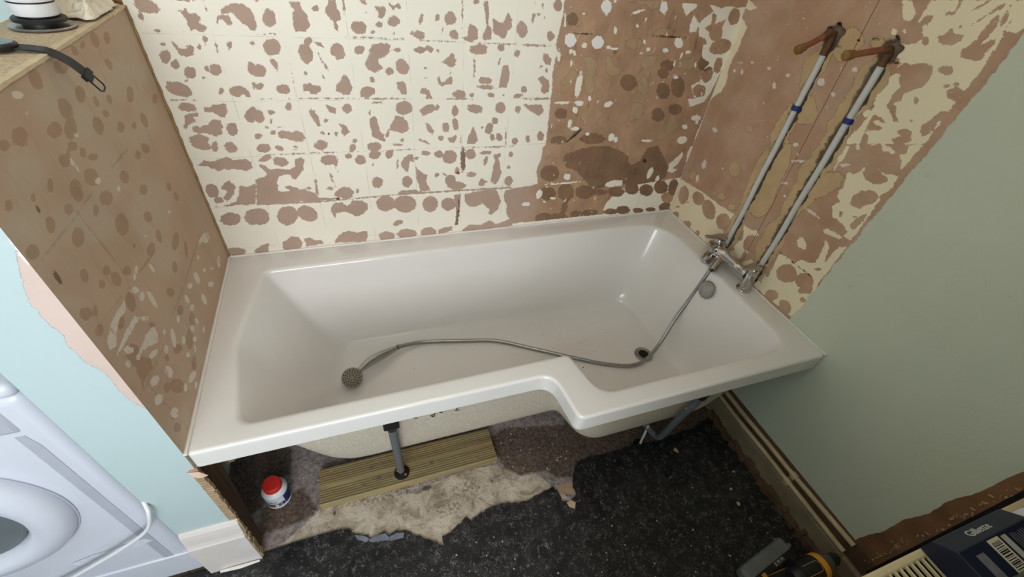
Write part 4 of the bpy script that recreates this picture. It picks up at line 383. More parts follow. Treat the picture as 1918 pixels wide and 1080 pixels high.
def mat_wall_left():
    t = NT('scraped_board'); m = layer_masks(t, 0.11, 0.05)
    c = vary(t, srgb(192, 164, 140), 5.0, 0.13)
    c = t.mix(t.math('MULTIPLY', m('g', 0.45), 0.5), c, srgb(198, 184, 164))
    c = t.mix(t.ramp(t.noise(3.0, 5, 0.6), 0.45, 0.62, 0, 0.35), c, srgb(196, 186, 166))
    st = t.noise(30, 4, 0.6, 0.3, t.mapping((1, 1.6, 0.35), (0.5, 0, 0)))
    c = t.mix(t.ramp(st, 0.55, 0.75, 0, 0.35), c, srgb(168, 132, 104))
    c = t.mix(t.math('MULTIPLY', m('d', 0.02), 0.55), c, vary(t, srgb(158, 122, 94), 20, 0.1))
    c = t.mix(t.math('MULTIPLY', m('l', 0.04), 0.6), c, srgb(158, 136, 114))
    fb = t.noise(38, 6, 0.7, 0.5, t.mapping((1, 1.8, 0.5), (0.6, 0, 0)))
    c = t.mix(t.ramp(fb, 0.58, 0.72, 0, 0.4), c, srgb(206, 186, 164))
    c = t.mix(t.math('MULTIPLY', m.rim('d', 0.045), 0.22), c, srgb(214, 192, 168))
    wm_ = t.math('MULTIPLY', m('w'), t.ramp(fb, 0.34, 0.46))
    c = t.mix(t.math('MULTIPLY', wm_, 0.9), c, srgb(222, 212, 198))
    c = t.mix(t.math('MULTIPLY', m('k', 0.03), 0.7), c, srgb(70, 46, 28))
    h = t.math('ADD', t.math('MULTIPLY', m('w'), 0.6), t.math('MULTIPLY', t.noise(130, 5), 0.5))
    t.bump(h, 0.5, 0.001)
    return t.out(c, 0.85)
def mat_face():
    t = NT('pale_blue_paint_torn'); m = layer_masks(t, 0.12)
    blue = vary(t, srgb(182, 199, 201), 2.5, 0.03)
    blue = t.mix(t.ramp(t.noise(45, 5, 0.7), 0.68, 0.8, 0, 0.3), blue, srgb(150, 160, 160))
    pm = m('p')
    c = t.mix(pm, blue, vary(t, srgb(206, 184, 174), 14, 0.06))
    c = t.mix(m('w'), c, srgb(240, 236, 230))
    t.bump(t.math('ADD', t.math('MULTIPLY', pm, -1.0), t.math('MULTIPLY', t.noise(90, 4), 0.2)), 0.7, 0.0015)
    return t.out(c, 0.6)
def mat_floor():
    t = NT('bare_screed'); m = layer_masks(t, 0.16, 0.08)
    n1 = t.noise(60, 8, 0.7)
    c = t.mix(t.ramp(n1, 0.3, 0.7), srgb(120, 104, 100), srgb(176, 164, 158))
    c = t.mix(m('b', 0.05), c, t.mix(t.ramp(t.noise(16, 9, 0.75, 0.6), 0.30, 0.62), srgb(134, 114, 94), srgb(212, 198, 178)))
    c = t.mix(t.math('MULTIPLY', m('d', 0.18), 0.9), c, t.mix(t.ramp(t.noise(90, 6, 0.7), 0.35, 0.7), srgb(58, 46, 37), srgb(126, 102, 84)))
    c = t.mix(t.math('MULTIPLY', m('t', 0.03), 0.8), c, srgb(196, 158, 122))
    c = t.mix(t.math('MULTIPLY', m('w', 0.1), 0.6), c, t.mix(t.ramp(t.noise(110, 4), 0.35, 0.6), srgb(84, 70, 56), srgb(206, 192, 170)))
    sp = t.ramp(t.noise(190, 3), 0.68, 0.74)
    c = t.mix(t.math('MULTIPLY', sp, 0.6), c, srgb(214, 204, 192))
    pit = t.ramp(t.noise(150, 2, 0.5, 0.2), 0.70, 0.74)
    c = t.mix(t.math('MULTIPLY', pit, 0.7), c, srgb(40, 30, 24))
    c = t.mix(t.math('MULTIPLY', m('k', 0.06), 0.8), c, srgb(44, 28, 18))
    t.bump(t.math('ADD', n1, t.math('MULTIPLY', t.noise(240, 4), 0.5)), 0.9, 0.004)
    return t.out(c, 0.95)
def mat_lino():
    t = NT('black_marbled_lino')
    a = t.noise(34, 4, 0.62, 1.4)
    vein = t.ramp(t.math('ABSOLUTE', t.math('SUBTRACT', a, 0.5)), 0.004, 0.016, 1.0, 0.0)
    gate = t.ramp(t.noise(40, 3), 0.47, 0.62)
    b = t.noise(120, 3, 0.6, 1.0)
    fleck = t.ramp(b, 0.62, 0.70)
    vein2 = t.math('MULTIPLY', t.ramp(t.math('ABSOLUTE', t.math('SUBTRACT', t.noise(85, 3, 0.6, 1.6), 0.5)), 0.006, 0.02, 1.0, 0.0), t.ramp(t.noise(24, 3), 0.45, 0.6))
    f = t.math('MAXIMUM', t.math('MAXIMUM', t.math('MULTIPLY', vein, gate), t.math('MULTIPLY', fleck, 0.6)), t.math('MULTIPLY', vein2, 0.5))
    c = t.mix(t.ramp(t.noise(9, 5), 0.3, 0.7), srgb(20, 19, 19), srgb(38, 36, 36))
    c = t.mix(t.math('MULTIPLY', f, 0.7), c, srgb(160, 156, 156))
    t.bump(t.math('ADD', t.noise(90, 4), t.math('MULTIPLY', f, 0.4)), 0.35, 0.001)
    return t.out(c, t.ramp(t.noise(12, 4), 0.3, 0.7, 0.42, 0.62), Specular_IOR_Level=0.35)

def mat_wood(name, light, dark, scale=(3, 60, 60), rough=0.7):
    t = NT(name)
    f = t.noise(1.0, 6, 0.6, 0.6, t.mapping(scale))
    c = t.mix(t.ramp(f, 0.35, 0.65), light, dark)
    t.bump(f, 0.3, 0.0008)
    return t.out(vary(t, c, 5, 0.1), rough)

M = {}
M['blue'] = simple('pale_blue_paint', srgb(190, 206, 206), 0.65, bump=0.2, bscale=70)
M['ceiling'] = simple('ceiling_paint', srgb(222, 220, 214), 0.8)
M['white_gloss'] = simple('white_gloss_paint', srgb(220, 212, 207), 0.35, bump=0.25, bscale=35, bdist=0.002)
M['dirty_cream'] = simple('dirty_cream_paint', srgb(196, 176, 138), 0.55, scale=20, amt=0.2, bump=0.4, bscale=60)
M['grime'] = simple('grimy_board', srgb(96, 74, 54), 0.85, scale=18, amt=0.35, bump=0.6, bscale=60, bdist=0.003)
M['skirting_grey'] = simple('grey_beige_skirting', srgb(140, 124, 100), 0.6, scale=14, amt=0.2, bump=0.3)
M['stud'] = mat_wood('old_timber', srgb(104, 78, 48), srgb(66, 46, 26), (30, 30, 3))
M['edge'] = simple('raw_plaster_edge', srgb(176, 150, 118), 0.95, scale=40, amt=0.25, bump=0.8, bscale=90, bdist=0.004)
M['brown_board'] = mat_wood('ochre_board', srgb(156, 116, 66), srgb(116, 80, 40), (6, 6, 40))
M['shelf'] = None
M['sealant'] = simple('white_sealant', srgb(226, 222, 214), 0.4)
M['black_plastic'] = simple('black_plastic', srgb(24, 24, 25), 0.45)
M['grey_plastic'] = simple('grey_coated_tube', srgb(98, 104, 108), 0.5, amt=0.12)
M['white_plastic'] = simple('white_plastic', srgb(226, 226, 228), 0.35)
M['white_pipe'] = simple('white_painted_pipe', srgb(206, 206, 204), 0.42, scale=25, amt=0.06)
M['blue_clip'] = simple('blue_plastic', srgb(30, 48, 120), 0.4)
M['copper'] = simple('copper', srgb(150, 94, 68), 0.5, 0.35, scale=40, amt=0.3)
M['brass'] = simple('brass', srgb(140, 108, 62), 0.5, 0.5, scale=50, amt=0.35)
M['chrome_dark'] = simple('dark_reflection_chrome', (0.40, 0.39, 0.37, 1), 0.16, 1.0, amt=0.05)  # base colour darkened in place of the dark room it would mirror
M['chrome'] = simple('chrome', (0.52, 0.51, 0.50, 1), 0.10, 1.0, amt=0.03)
M['chrome_dull'] = simple('water_marked_chrome', (0.36, 0.35, 0.34, 1), 0.28, 1.0, scale=50, amt=0.15)
M['steel'] = simple('zinc_screw', (0.55, 0.54, 0.52, 1), 0.35, 0.9)
M['hole'] = simple('dark_hollow', srgb(12, 11, 10), 0.9)
M['acrylic'] = simple('bath_acrylic', srgb(226, 223, 219), 0.16, amt=0.015, Coat_Weight=0.25, Coat_Roughness=0.06)
def mat_grp():
    t = NT('sprayed_glass_fibre')
    n = t.noise(260, 4, 0.6)
    c = t.mix(t.ramp(n, 0.35, 0.7), srgb(196, 184, 164), srgb(222, 214, 198))
    t.bump(n, 0.9, 0.004)
    return t.out(vary(t, c, 8, 0.06), 0.55)
M['grp'] = mat_grp()
def mat_chip():
    t = NT('dusty_chipboard')
    n = t.noise(140, 5, 0.7)
    c = t.mix(t.ramp(n, 0.35, 0.7), srgb(186, 164, 134), srgb(222, 202, 172))
    c = t.mix(t.ramp(t.noise(60, 4), 0.62, 0.72, 0, 0.6), c, srgb(140, 104, 72))
    t.bump(n, 0.6, 0.002)
    return t.out(c, 0.95)
M['shelf'] = mat_chip()
def mat_deck():
    t = NT('pressure_treated_decking')
    f = t.noise(1.0, 6, 0.6, 0.8, t.mapping((2.2, 40, 40)))
    c = t.mix(t.ramp(f, 0.3, 0.7), srgb(180, 156, 106), srgb(118, 96, 62))
    c = t.mix(t.ramp(t.noise(4, 4), 0.4, 0.65, 0, 0.5), c, srgb(150, 140, 104))
    t.bump(f, 0.25, 0.001)
    return t.out(c, 0.7)
M['deck'] = mat_deck()

# ------------------------------------------------------------------ the room
XL, YF, ZC = -0.76, -1.47, 2.40               # left wall, front wall, ceiling
ZR, LEN, W1, W2 = 0.575, 1.70, 0.703, 0.848   # bath rim height, length, narrow and wide depth
SH = 1.265                                    # top of the low partition
mm = 1000.0

def back_extra(F, U, V):
    rng = random.Random(3)
    for _ in range(150):                      # the marks go on above what the photograph shows
        cx, cy = rng.uniform(0, 1050), rng.uniform(1345, 1790); rx, ry = rng.uniform(6, 24), rng.uniform(6, 24)
        sd = (1-np.sqrt(((U-cx)/rx)**2+((V-cy)/ry)**2))*min(rx, ry)
        F[0] = np.maximum(F[0], np.clip(sd, -60, 60))
    F[0] = np.where(V > 1335, np.maximum(F[0], np.clip(U-1070, -60, 60)), F[0])
wall_back = grid_mesh('wall_back', mat_wall_back(), lambda u, v, d: np.stack([u, d, v], -1), 0, 1700, 480, 1800, 3.3,
    LAYERS_BACK, depth=lambda F, U, V: np.where(F[0] > 0, 0.6, 0.0), extra=back_extra,
    coarse=[([(0, 0, 0), (1.7, 0, 0), (1.7, 0, .48), (0, 0, .48)], dict(b=1.0)),
            ([(0, 0, 1.8), (1.7, 0, 1.8), (1.7, 0, ZC), (0, 0, ZC)], dict(b=0.0))])
struct(wall_back, 'cream and brown stripped wall with round adhesive marks')

def right_extra(F, U, V):
    def rough(V, seed, step=7.0):
        r = np.random.RandomState(seed); k = r.uniform(-1, 1, 400)
        return np.interp(V/step, np.arange(400), k)
    edge = -700-(V-607)*0.046+3.0*rough(V, 1, 24)+1.5*rough(V, 2, 6)
    F[CH['p']] = np.clip(edge-U, -60, 60)
    up = np.minimum(np.minimum(V-1412, U-edge-8), -545+14*rough(V, 8, 20)-U)      # the paint that is left goes on above what the photograph shows
    rs = np.random.RandomState(12)
    for _ in range(60):
        cx, cy, rx, ry = rs.uniform(-740, -540), rs.uniform(1412, 1700), rs.uniform(8, 30), rs.uniform(8, 26)
        up = np.minimum(up, -(1-np.sqrt(((U-cx)/rx)**2+((V-cy)/ry)**2))*min(rx, ry))
    F[0] = np.where(V > 1412, np.minimum(F[0], -np.clip(up, -60, 60)), F[0])
    for y0, wl, wr in ((-347, 11, 13), (-512, 20, 12)):
        yy = y0-(V-960)*0.0
        wob = 5*rough(V, 5-int(y0), 31)+4*rough(V, 9-int(y0), 11)+2*rough(V, 3-int(y0), 5)
        half = np.where(U > yy, wl, wr)+wob
        sd = half-np.abs(U-yy)
        sd = np.minimum(sd, np.minimum(V-600, 1352-V))
        F[CH['g']] = np.maximum(F[CH['g']], sd)
        r = 26+4*np.sin(np.arctan2(V-1334, U-yy)*5)
        F[CH['g']] = np.maximum(F[CH['g']], r-np.hypot(U-yy, (V-1330)))
        F[CH['t']] = np.maximum(F[CH['t']], np.where((V > 610) & (V < 1300), sd+12+14*rough(V, 30-int(y0), 45), -60))
def right_depth(F, U, V):
    g = np.clip((F[CH['g']]+2)/9.0, 0, 1); g = g*g*(3-2*g)
    return 15.0*g+np.where(F[CH['t']] > 0, 1.2, 0)-np.where(F[CH['p']] > 0, 1.5, 0)
wall_right = grid_mesh('wall_right', mat_wall_right(), lambda u, v, d: np.stack([LEN+d, u, v], -1), 0, -820, 480, 1700, 3.3,
    LAYERS_RIGHT, start=dict(b=60.0), extra=right_extra, depth=right_depth,
    coarse=[([(LEN, 0, 0), (LEN, -.82, 0), (LEN, -.82, .48), (LEN, 0, .48)], dict(p=1.0)),
            ([(LEN, 0, 1.7), (LEN, -.82, 1.7), (LEN, -.82, ZC), (LEN, 0, ZC)], dict(b=1.0)),
            ([(LEN-.0015, -.82, 0), (LEN-.0015, YF, 0), (LEN-.0015, YF, ZC), (LEN-.0015, -.82, ZC)], dict(p=1.0))])
struct(wall_right, 'stripped plaster wall with two chased grooves beside pale blue paint')
# bare plaster where the right wall meets the front wall
bb = MB(); rr = random.Random(5); zz = [0.13+0.012*i for i in range(190)]
ys = [-1.242-0.045*min(1, max(0, (z-.16)/.53))+0.003*math.sin(z*40)+rr.uniform(-.0012, .0012) for z in zz]
for i in range(len(zz)-1):
    bb.add([(LEN-.004, ys[i], zz[i]), (LEN-.004, YF, zz[i]), (LEN-.004, YF, zz[i+1]), (LEN-.004, ys[i+1], zz[i+1]),
            (LEN, ys[i], zz[i]), (LEN, ys[i+1], zz[i+1])], [(0, 1, 2, 3), (0, 3, 5, 4)])
bb.build('plaster_strip', simple('bare_brown_plaster', srgb(128, 92, 64), .9, scale=14, amt=.3, bump=.6, bscale=50, bdist=.003), wall_right, smooth=False, fix=False)
cr = MB()
for i in range(80):
    z = .14+rr.uniform(0, .58); s_ = rr.uniform(.0012, .0042)
    yc = -1.288-.02*min(1, z/.7)+rr.gauss(0, .006)
    cr.lathe([(0, -s_*.7), (s_*.9, -s_*.3), (s_*.7, s_*.5), (0, s_*.8)], Matrix.Translation((LEN-.0045, yc, z)) @ Matrix.Rotation(rr.uniform(0, 6), 4, 'X') @ Matrix.Scale(rr.uniform(.6, 2.2), 4, (0, 1, 0)), 5)
cr.build('plaster_crumbs', M['edge'], wall_right, smooth=False)['kind'] = 'stuff'
MB().box((LEN-.007, YF, .12), (LEN-.0045, -1.312, 1.6)).build('corner_shade_board', M['hole'], wall_right, smooth=False)  # near-black board stands in for the shade beside the radiator

# low partition beside the bath: scraped board, painted front, hollow below the rim
wall_left = grid_mesh('wall_left', mat_wall_left(), lambda u, v, d: np.stack([d*0, u, v], -1), 0, -703, 500, 1265, 3.3, LAYERS_LEFT)
struct(wall_left, 'brown scraped board of the low partition beside the bath')
face = grid_mesh('partition_front', mat_face(), lambda u, v, d: np.stack([u, d*0-0.703, v], -1), -130, 0, 225, 1265, 3.3, LAYERS_FACE,
    coarse=[([(-.13, -.703, 0), (-.004, -.703, 0), (-.004, -.703, .225), (-.13, -.703, .225)], dict(b=0.0))])
attach(face, wall_left); face['label'] = 'pale blue painted front with torn pink plaster edge'
b = MB().box((-.13, -.702, 0), (-.118, 0, SH-.014)); b.build('back_board', M['blue'], wall_left, smooth=False)
MB().box((-.118, -.702, .5), (-.001, -.69, SH-.014)).build('front_board', M['edge'], wall_left, smooth=False)
st = MB()
st.add([(-.001, -.702, 0), (-.001, -.60, .515), (-.001, -.702, .515), (-.001, -.655, 0), (-.05, -.702, 0), (-.05, -.60, .515), (-.05, -.702, .515), (-.05, -.655, 0)],
       [(0, 3, 1, 2), (4, 6, 5, 7), (0, 2, 6, 4), (3, 7, 5, 1), (2, 1, 5, 6), (0, 4, 7, 3)])
st.build('timber_stud', M['stud'], wall_left, smooth=False, bevel=.002)
# ragged edge of the plaster along the stud
e = MB(); rr = random.Random(11); n = 26
for i in range(n):
    z0, z1 = .235+i*.28/n, .235+(i+1)*.28/n; w = .006+rr.uniform(0, .006)
    e.box((-.012, -.7045, z0), (w*.6, -.695, z1+.001))
e.build('plaster_edge', M['edge'], wall_left, smooth=False)
fl = MB(); fl.add([(-.016, -.706, .512), (.006, -.708, .508), (.020, -.712, .492), (.008, -.716, .495), (-.006, -.713, .500)], [(0, 1, 4), (1, 2, 3), (1, 3, 4)])
fo = fl.build('torn_flake', simple('torn_plaster_paper', srgb(206, 176, 158), .9), wall_left, smooth=False)
s = fo.modifiers.new('thick', 'SOLIDIFY'); s.thickness = .003
shelf = MB().box((-.135, -.706, SH-.014), (-.001, -.001, SH)).build('ledge_top', M['shelf'], wall_left, smooth=False, bevel=.002)
le = MB(); rr = random.Random(2)
for i in range(44):
    y0 = -.705+i*.016; le.box((-.007-rr.uniform(0, .004), y0, SH-.0035-rr.uniform(0, .0015)), (.0015+rr.uniform(0, .0008), y0+.0165, SH+.0008+rr.uniform(0, .0006)))
le.build('ledge_edge', M['dirty_cream'] if False else simple('pale_chipped_edge', srgb(214, 196, 162), .8, scale=40, amt=.12), wall_left, smooth=False)

# the rest of the shell
def quad(name, pts, mat, label=None):
    o = MB().add(pts, [(0, 1, 2, 3)]).build(name, mat, smooth=False, fix=False); return struct(o, label)
cb_ = [(.0022, -.0022, SH-i*(SH-.58)/50) for i in range(51)]
struct(MB().tube(cb_, [.0030+random.uniform(-.001, .0016) for _ in cb_], 7).build('trim_4', simple('dirty_corner_filler', srgb(150, 122, 84), .9, scale=30, amt=.3)), 'dirty filler line in the room corner')
quad('wall_alcove', [(XL, 0, 0), (-.13, 0, 0), (-.13, 0, ZC), (XL, 0, ZC)], M['blue'])
quad('wall_recess', [(-.13, -.0005, SH), (.0, -.0005, SH), (.0, -.0005, ZC), (-.13, -.0005, ZC)], M['brown_board'])
quad('wall_side', [(XL, YW, 0), (XL, 0, 0), (XL, 0, ZC), (XL, YW, ZC)], M['blue'])
quad('ceiling', [(XL, YW, ZC), (LEN, YW, ZC), (LEN, 0, ZC), (XL, 0, ZC)], M['ceiling'])
NX = .70                                      # the radiator hangs on a short wall that starts here
struct(MB().box((NX, YW, 0), (LEN+.1, YF, ZC)).build('wall_radiator', M['blue'], smooth=False))
wf = MB()
x0, x1, z0, z1 = WIN
for a, c in (((XL, 0), (x0, ZC)), ((x1, 0), (NX, ZC)), ((x0, 0), (x1, z0)), ((x0, z1), (x1, ZC))):
    wf.box((a[0], YW-.16, a[1]), (c[0], YW, c[1]))
struct(wf.build('wall_front', M['blue'], smooth=False))
wn = MB()
for a, c in (((x0, z0), (x1, z0+.05)), ((x0, z1-.05), (x1, z1)), ((x0, z0), (x0+.05, z1)), ((x1-.05, z0), (x1, z1))):
    wn.box((a[0], YW-.07, a[1]), (c[0], YW-.03, c[1]))
win = struct(wn.build('window_1', M['white_gloss'], smooth=False, bevel=.003))
tg = NT('window_glass'); tr = tg.add('ShaderNodeBsdfTransparent'); tr.inputs[0].default_value = (.97, .98, 1, 1)
tg.link(tr.outputs[0], tg.n['Material Output'].inputs['Surface'])
MB().box((x0+.04, YW-.052, z0+.04), (x1-.04, YW-.048, z1-.04)).build('pane', tg.m, win, smooth=False)

# floor: bare screed, and the black lino torn away along the bath
def hgt(F, U, V):
    return np.zeros(U.shape)
def place_floor(u, v, d):
    z = 0.0022*np.sin(u*31+v*17)*np.sin(u*13-v*29)-0.002
    return np.stack([u, v, z], -1)
floor = grid_mesh('floor', mat_floor(), place_floor, -130, 1700, -900, 0, 5, LAYERS_FLOOR,
    coarse=[([(XL, YW, -.004), (LEN, YW, -.004), (LEN, -.9, -.004), (XL, -.9, -.004)], dict(d=1.0)),
            ([(XL, -.9, -.004), (-.13, -.9, -.004), (-.13, 0, -.004), (XL, 0, -.004)], dict(d=1.0))])
struct(floor, 'bare grey and beige screed under the bath')
TEAR=[(1,-708),(44,-706),(103,-704),(163,-704),(225,-705),(249,-712),(259,-728),(274,-735),(302,-748),(309,-762),(325,-755),(353,-751),(364,-767),(385,-760),(410,-766),(436,-784),(473,-808),(520,-843),(520,-819),(549,-811),(582,-795),(604,-780),(618,-793),(654,-783),(702,-774),(740,-775),(802,-789),(843,-783),(919,-770),(933,-799),(930,-823),(958,-833),(987,-819),(988,-791),(1003,-757),(1034,-714),(1108,-707),(1197,-713),(1268,-710),(1360,-717),(1462,-715),(1571,-708),(1690,-676)]
rr = random.Random(4); edge = []
for i in range(len(TEAR)-1):
    a, c = Vector(TEAR[i])/mm, Vector(TEAR[i+1])/mm; n = max(1, int((c-a).length/.009))
    for k in range(n):
        p = a.lerp(c, k/n); j = .0 if a.x < .2 else .0025
        edge.append((p.x+rr.uniform(-j, j), p.y+rr.uniform(-j, j)))
edge.append((1.6995, -.67))
poly = edge+[(1.6995, YF), (NX, YF), (NX, YW), (XL, YW), (XL, -.71), (-.1, -.71)]
lino = MB().prism(poly, 2, .0005, .0035)
lo = lino.build('lino_sheet', mat_lino(), floor, smooth=False); lo['label'] = 'black marbled lino torn back in a ragged edge'

ad = simple('dried_adhesive', srgb(118, 122, 136), .6, scale=60, amt=.3)
for pts in ([(300,-762),(322,-757),(352,-757),(362,-772),(384,-766),(408,-772),(404,-786),(376,-784),(340,-776),(312,-772)], [(262,-735),(288,-745),(304,-758),(296,-766),(270,-752)]):
    MB().prism([(x/mm, y/mm) for x, y in pts], 2, .0034, .0040).build('adhesive_smear', ad, floor, smooth=False)

# sealant beads round the bath
for nm, a, c in (('trim_1', (.0, -.003, ZR+.001), (LEN, -.003, ZR+.001)), ('trim_2', (LEN-.003, 0, ZR+.001), (LEN-.003, -W2, ZR+.001)), ('trim_3', (.003, 0, ZR+.001), (.003, -W1, ZR+.001))):
    P = [Vector(a).lerp(Vector(c), i/60) + Vector((0, 0, random.uniform(-.0006, .0006))) for i in range(61)]
    struct(MB().tube(P, .0042, 8).build(nm, M['sealant']), 'white sealant bead between bath and wall')

# skirting on the front of the partition
prof = [(-.703, .0), (-.724, .0), (-.724, .172), (-.721, .178), (-.7185, .190), (-.7165, .215), (-.714, .232), (-.709, .243), (-.703, .245)]
bl = struct(MB().prism(prof, 0, -.126, .006).build('baseboard_left', M['white_gloss'], smooth=False, bevel=.0015), 'white moulded skirting block on the partition front')
rr = random.Random(8); c = MB()
for i in range(16):
    z = .01+i*.0145; y = -.7215 if z < .17 else -.712
    c.box((.003, y+rr.uniform(0, .004), z), (.006+rr.uniform(.001, .005), -.703, z+.0148))
c.build('cut_end', M['edge'], bl, smooth=False)
MB().tube([(-.10, -.728, .008), (-.05, -.731, .009), (.0, -.729, .007)], [.004, .0055, .003], 7).build('sealant_bead', M['sealant'], bl)

# skirting and heating pipes along the wall on the radiator side
pr = [(LEN, 0), (LEN-.018, 0), (LEN-.018, .088), (LEN-.014, .094), (LEN, .096)]
br_ = struct(MB().prism([(x, z) for x, z in pr], 1, YF+.1, -.02).build('baseboard_right', M['skirting_grey'], smooth=False, bevel=.002), 'grey beige skirting below two cream pipes')
rr = random.Random(21); g = MB()
for i in range(44):
    y = -.67-i*.0155; g.box((LEN-.034-rr.uniform(0, .012), y-.016, .001), (LEN-.0175, y, .012+rr.uniform(0, .022)))
g.build('broken_edge', M['grime'], br_, smooth=False)
MB().box((LEN-.006, YF+.1, .096), (LEN-.001, -.02, .166)).build('backing_board', M['grime'], br_, smooth=False)
for i, (z, x, lab) in enumerate(((.148, LEN-.013, 'cream heating pipe above skirting, upper of the pair'), (.110, LEN-.016, 'cream heating pipe just above skirting, lower of the pair'))):
    hp = thing('heating_pipe', (x, -1.0, z), lab, 'pipe', 'heating pipes along the skirting')
    P = [(x+.0006*math.sin(k*.9), (-.60-k*.0325 if k else -.20), z+.0008*math.sin(k*.7)+(.010*max(0, k-12)/8 if i == 0 else 0)) for k in range(21)]
    MB().tube(P, .0082, 14).build('pipe', M['dirty_cream'], hp)
    zc = z+(.0013 if i == 0 else 0)
    MB().tube([(x, -1.012, zc), (x, -1.032, zc)], .0115, 14).build('clip', M['dirty_cream'], hp)
    MB().box((x-.006, -1.03, zc-.016), (x+.01, -1.014, zc-.009)).build('clip_foot', M['dirty_cream'], hp, smooth=False)

# ------------------------------------------------------------------ the bath
def contour(corners, k=8, m=10):
    """closed outline through corners (x, y, radius), the same number of points for every outline"""
    P = [Vector((c[0], c[1])) for c in corners]; n = len(P); out = []
    seg = []
    for i in range(n):
        a, b, c = P[i-1], P[i], P[(i+1) % n]; r = corners[i][2]
        d1, d2 = (a-b).normalized(), (c-b).normalized()
        ang = math.acos(max(-1, min(1, d1.dot(d2)))); t = r/math.tan(ang/2) if ang < 3.13 else r
        t = min(t, (a-b).length*.48, (c-b).length*.48)
        s, e = b+d1*t, b+d2*t
        seg.append([(s*(1-u)**2 + b*2*u*(1-u) + e*u*u) for u in [q/k for q in range(k+1)]])
    for i in range(n):
        out += seg[i]; s, e = seg[i][-1], seg[(i+1) % n][0]
        out += [s.lerp(e, q/m) for q in range(1, m)]
    return out
outer = contour([(.0015, -.0015, .014), (LEN-.0015, -.0015, .014), (LEN-.0015, -W2, .014), (.862, -W2, .024), (.848, -W1, .05), (.0015, -W1, .014), (.0015, -.35, .03)])
inner = contour([(.108, -.098, .022), (1.612, -.084, .15), (1.612, -.792, .075), (.953, -.792, .06), (.922, -.646, .028), (.094, -.652, .04), (.062, -.40, .20)])
floor_c = contour([(.30, -.155, .05), (1.47, -.165, .14), (1.47, -.72, .10), (1.02, -.72, .08), (.985, -.585, .06), (.31, -.585, .09), (.285, -.38, .2)])
def inset(c, d):
    n = len(c); o = []
    for i in range(n):
        t = (c[(i+1) % n]-c[i-1]).normalized(); o.append(c[i]+Vector((t.y, -t.x))*d)
    return o
def orient(c):
    return 1 if sum(c[i].x*c[(i+1) % len(c)].y-c[(i+1) % len(c)].x*c[i].y for i in range(len(c))) < 0 else -1
SG = orient(outer)
def loft(rings, cap_last=True):
    n = len(rings[0][0]); mb = MB(); vs, fs = [], []
    for c, z in rings: vs += [(p.x, p.y, z) for p in c]
    for i in range(len(rings)-1):
        fs += [(i*n+k, i*n+(k+1) % n, (i+1)*n+(k+1) % n, (i+1)*n+k) for k in range(n)]
    if cap_last: fs.append(tuple((len(rings)-1)*n+k for k in range(n)))
    return mb.add(vs, fs)
lerp = lambda a, b, t: [p.lerp(q, t) for p, q in zip(a, b)]
FZ = .240
rings = [(inset(outer, SG*.007), .518), (inset(outer, SG*.003), .5165), (outer, .519), (outer, .521), (outer, .565), (outer, .567)]
for q in range(1, 6):
    a = q/5*math.pi/2; rings.append((inset(outer, SG*.008*(1-math.cos(a))), .567+.008*math.sin(a)))
rings.append((inset(outer, SG*.0095), ZR)); rings.append((lerp(inset(outer, SG*.0095), inner, .12), ZR)); rings.append((lerp(outer, inner, .5), ZR)); rings.append((inset(inner, -SG*.012), ZR))
for q in range(1, 6):
    a = q/5*math.pi/2*.93; rings.append((lerp(inset(inner, -SG*(.012-.012*math.sin(a))), floor_c, .03*q/5), ZR-.012*(1-math.cos(a))))
for t, z in ((.10, .535), (.20, .495), (.32, .445), (.45, .392), (.57, .345), (.67, .308), (.76, .280), (.84, .2615), (.92, .249), (1.0, .2425)):
    rings.append((lerp(inner, floor_c, t), z))
ctr = Vector((.9, -.42))
rings += [([p.lerp(Vector((p.x*.85+.13, -.40)), .16) for p in floor_c], FZ+.0003), ([p.lerp(Vector((p.x*.85+.13, -.40)), .3) for p in floor_c], FZ)]
bath = thing('bathtub', (.85, -.40, 0), 'white acrylic L-shaped shower bath set against the stripped walls', 'bathtub')
shell = loft(rings).build('basin', M['acrylic'], bath, angle=60)
shell['label'] = 'glossy white basin with wide flat rim'
# glass-fibre underside
u_in, u_fl = inset(inner, -SG*.006), inset(floor_c, -SG*.02)
ur = [(inset(outer, SG*.012), .566), (inset(outer, SG*.03), .560), (inset(inner, -SG*.012), .556)]
for t, z in ((.0, .545), (.12, .50), (.26, .44), (.40, .375), (.54, .31), (.64, .272), (.74, .246), (.86, .231), (1.0, .226)):
    ur.append((lerp(u_in, u_fl, t), z))
under = loft(ur).build('underside', M['grp'], bath, angle=60); under['label'] = 'rough sprayed beige underside of the bath'
# waste
wx, wy = 1.39, -.478
wst = MB().lathe([(.0, FZ+.0015), (.019, FZ+.0015), (.0205, FZ+.004), (.033, FZ+.0042), (.036, FZ+.0025), (.037, FZ+.0002)], Matrix.Translation((wx, wy, 0)), 32).build('waste_outlet', M['chrome_dull'], bath)
MB().lathe([(.0, FZ+.0024), (.0195, FZ+.0024), (.0198, FZ+.0035), (.0, FZ+.0036)], Matrix.Translation((wx, wy, 0)), 28).build('waste_hole', M['hole'], wst)
# overflow
bvh = BVHTree.FromPolygons([v.co for v in shell.data.vertices], [p.vertices[:] for p in shell.data.polygons])
hit = bvh.ray_cast(Vector((1.2, -.452, .518)), Vector((1, 0, 0)))
hp, hn = hit[0], hit[1]
if hn.x > 0: hn = -hn
Mo = frame(hp-hn*.002, hn)
ov = MB().lathe([(.030, 0), (.030, .008), (.0335, .010), (.0335, .013), (.031, .016), (.024, .0172), (.0, .0175)], Mo, 36).build('overflow_cover', M['chrome_dull'], bath)
MB().lathe([(.0245, .0), (.0245, .009), (.0, .009)], Mo, 24).build('overflow_slot', M['black_plastic'], ov)
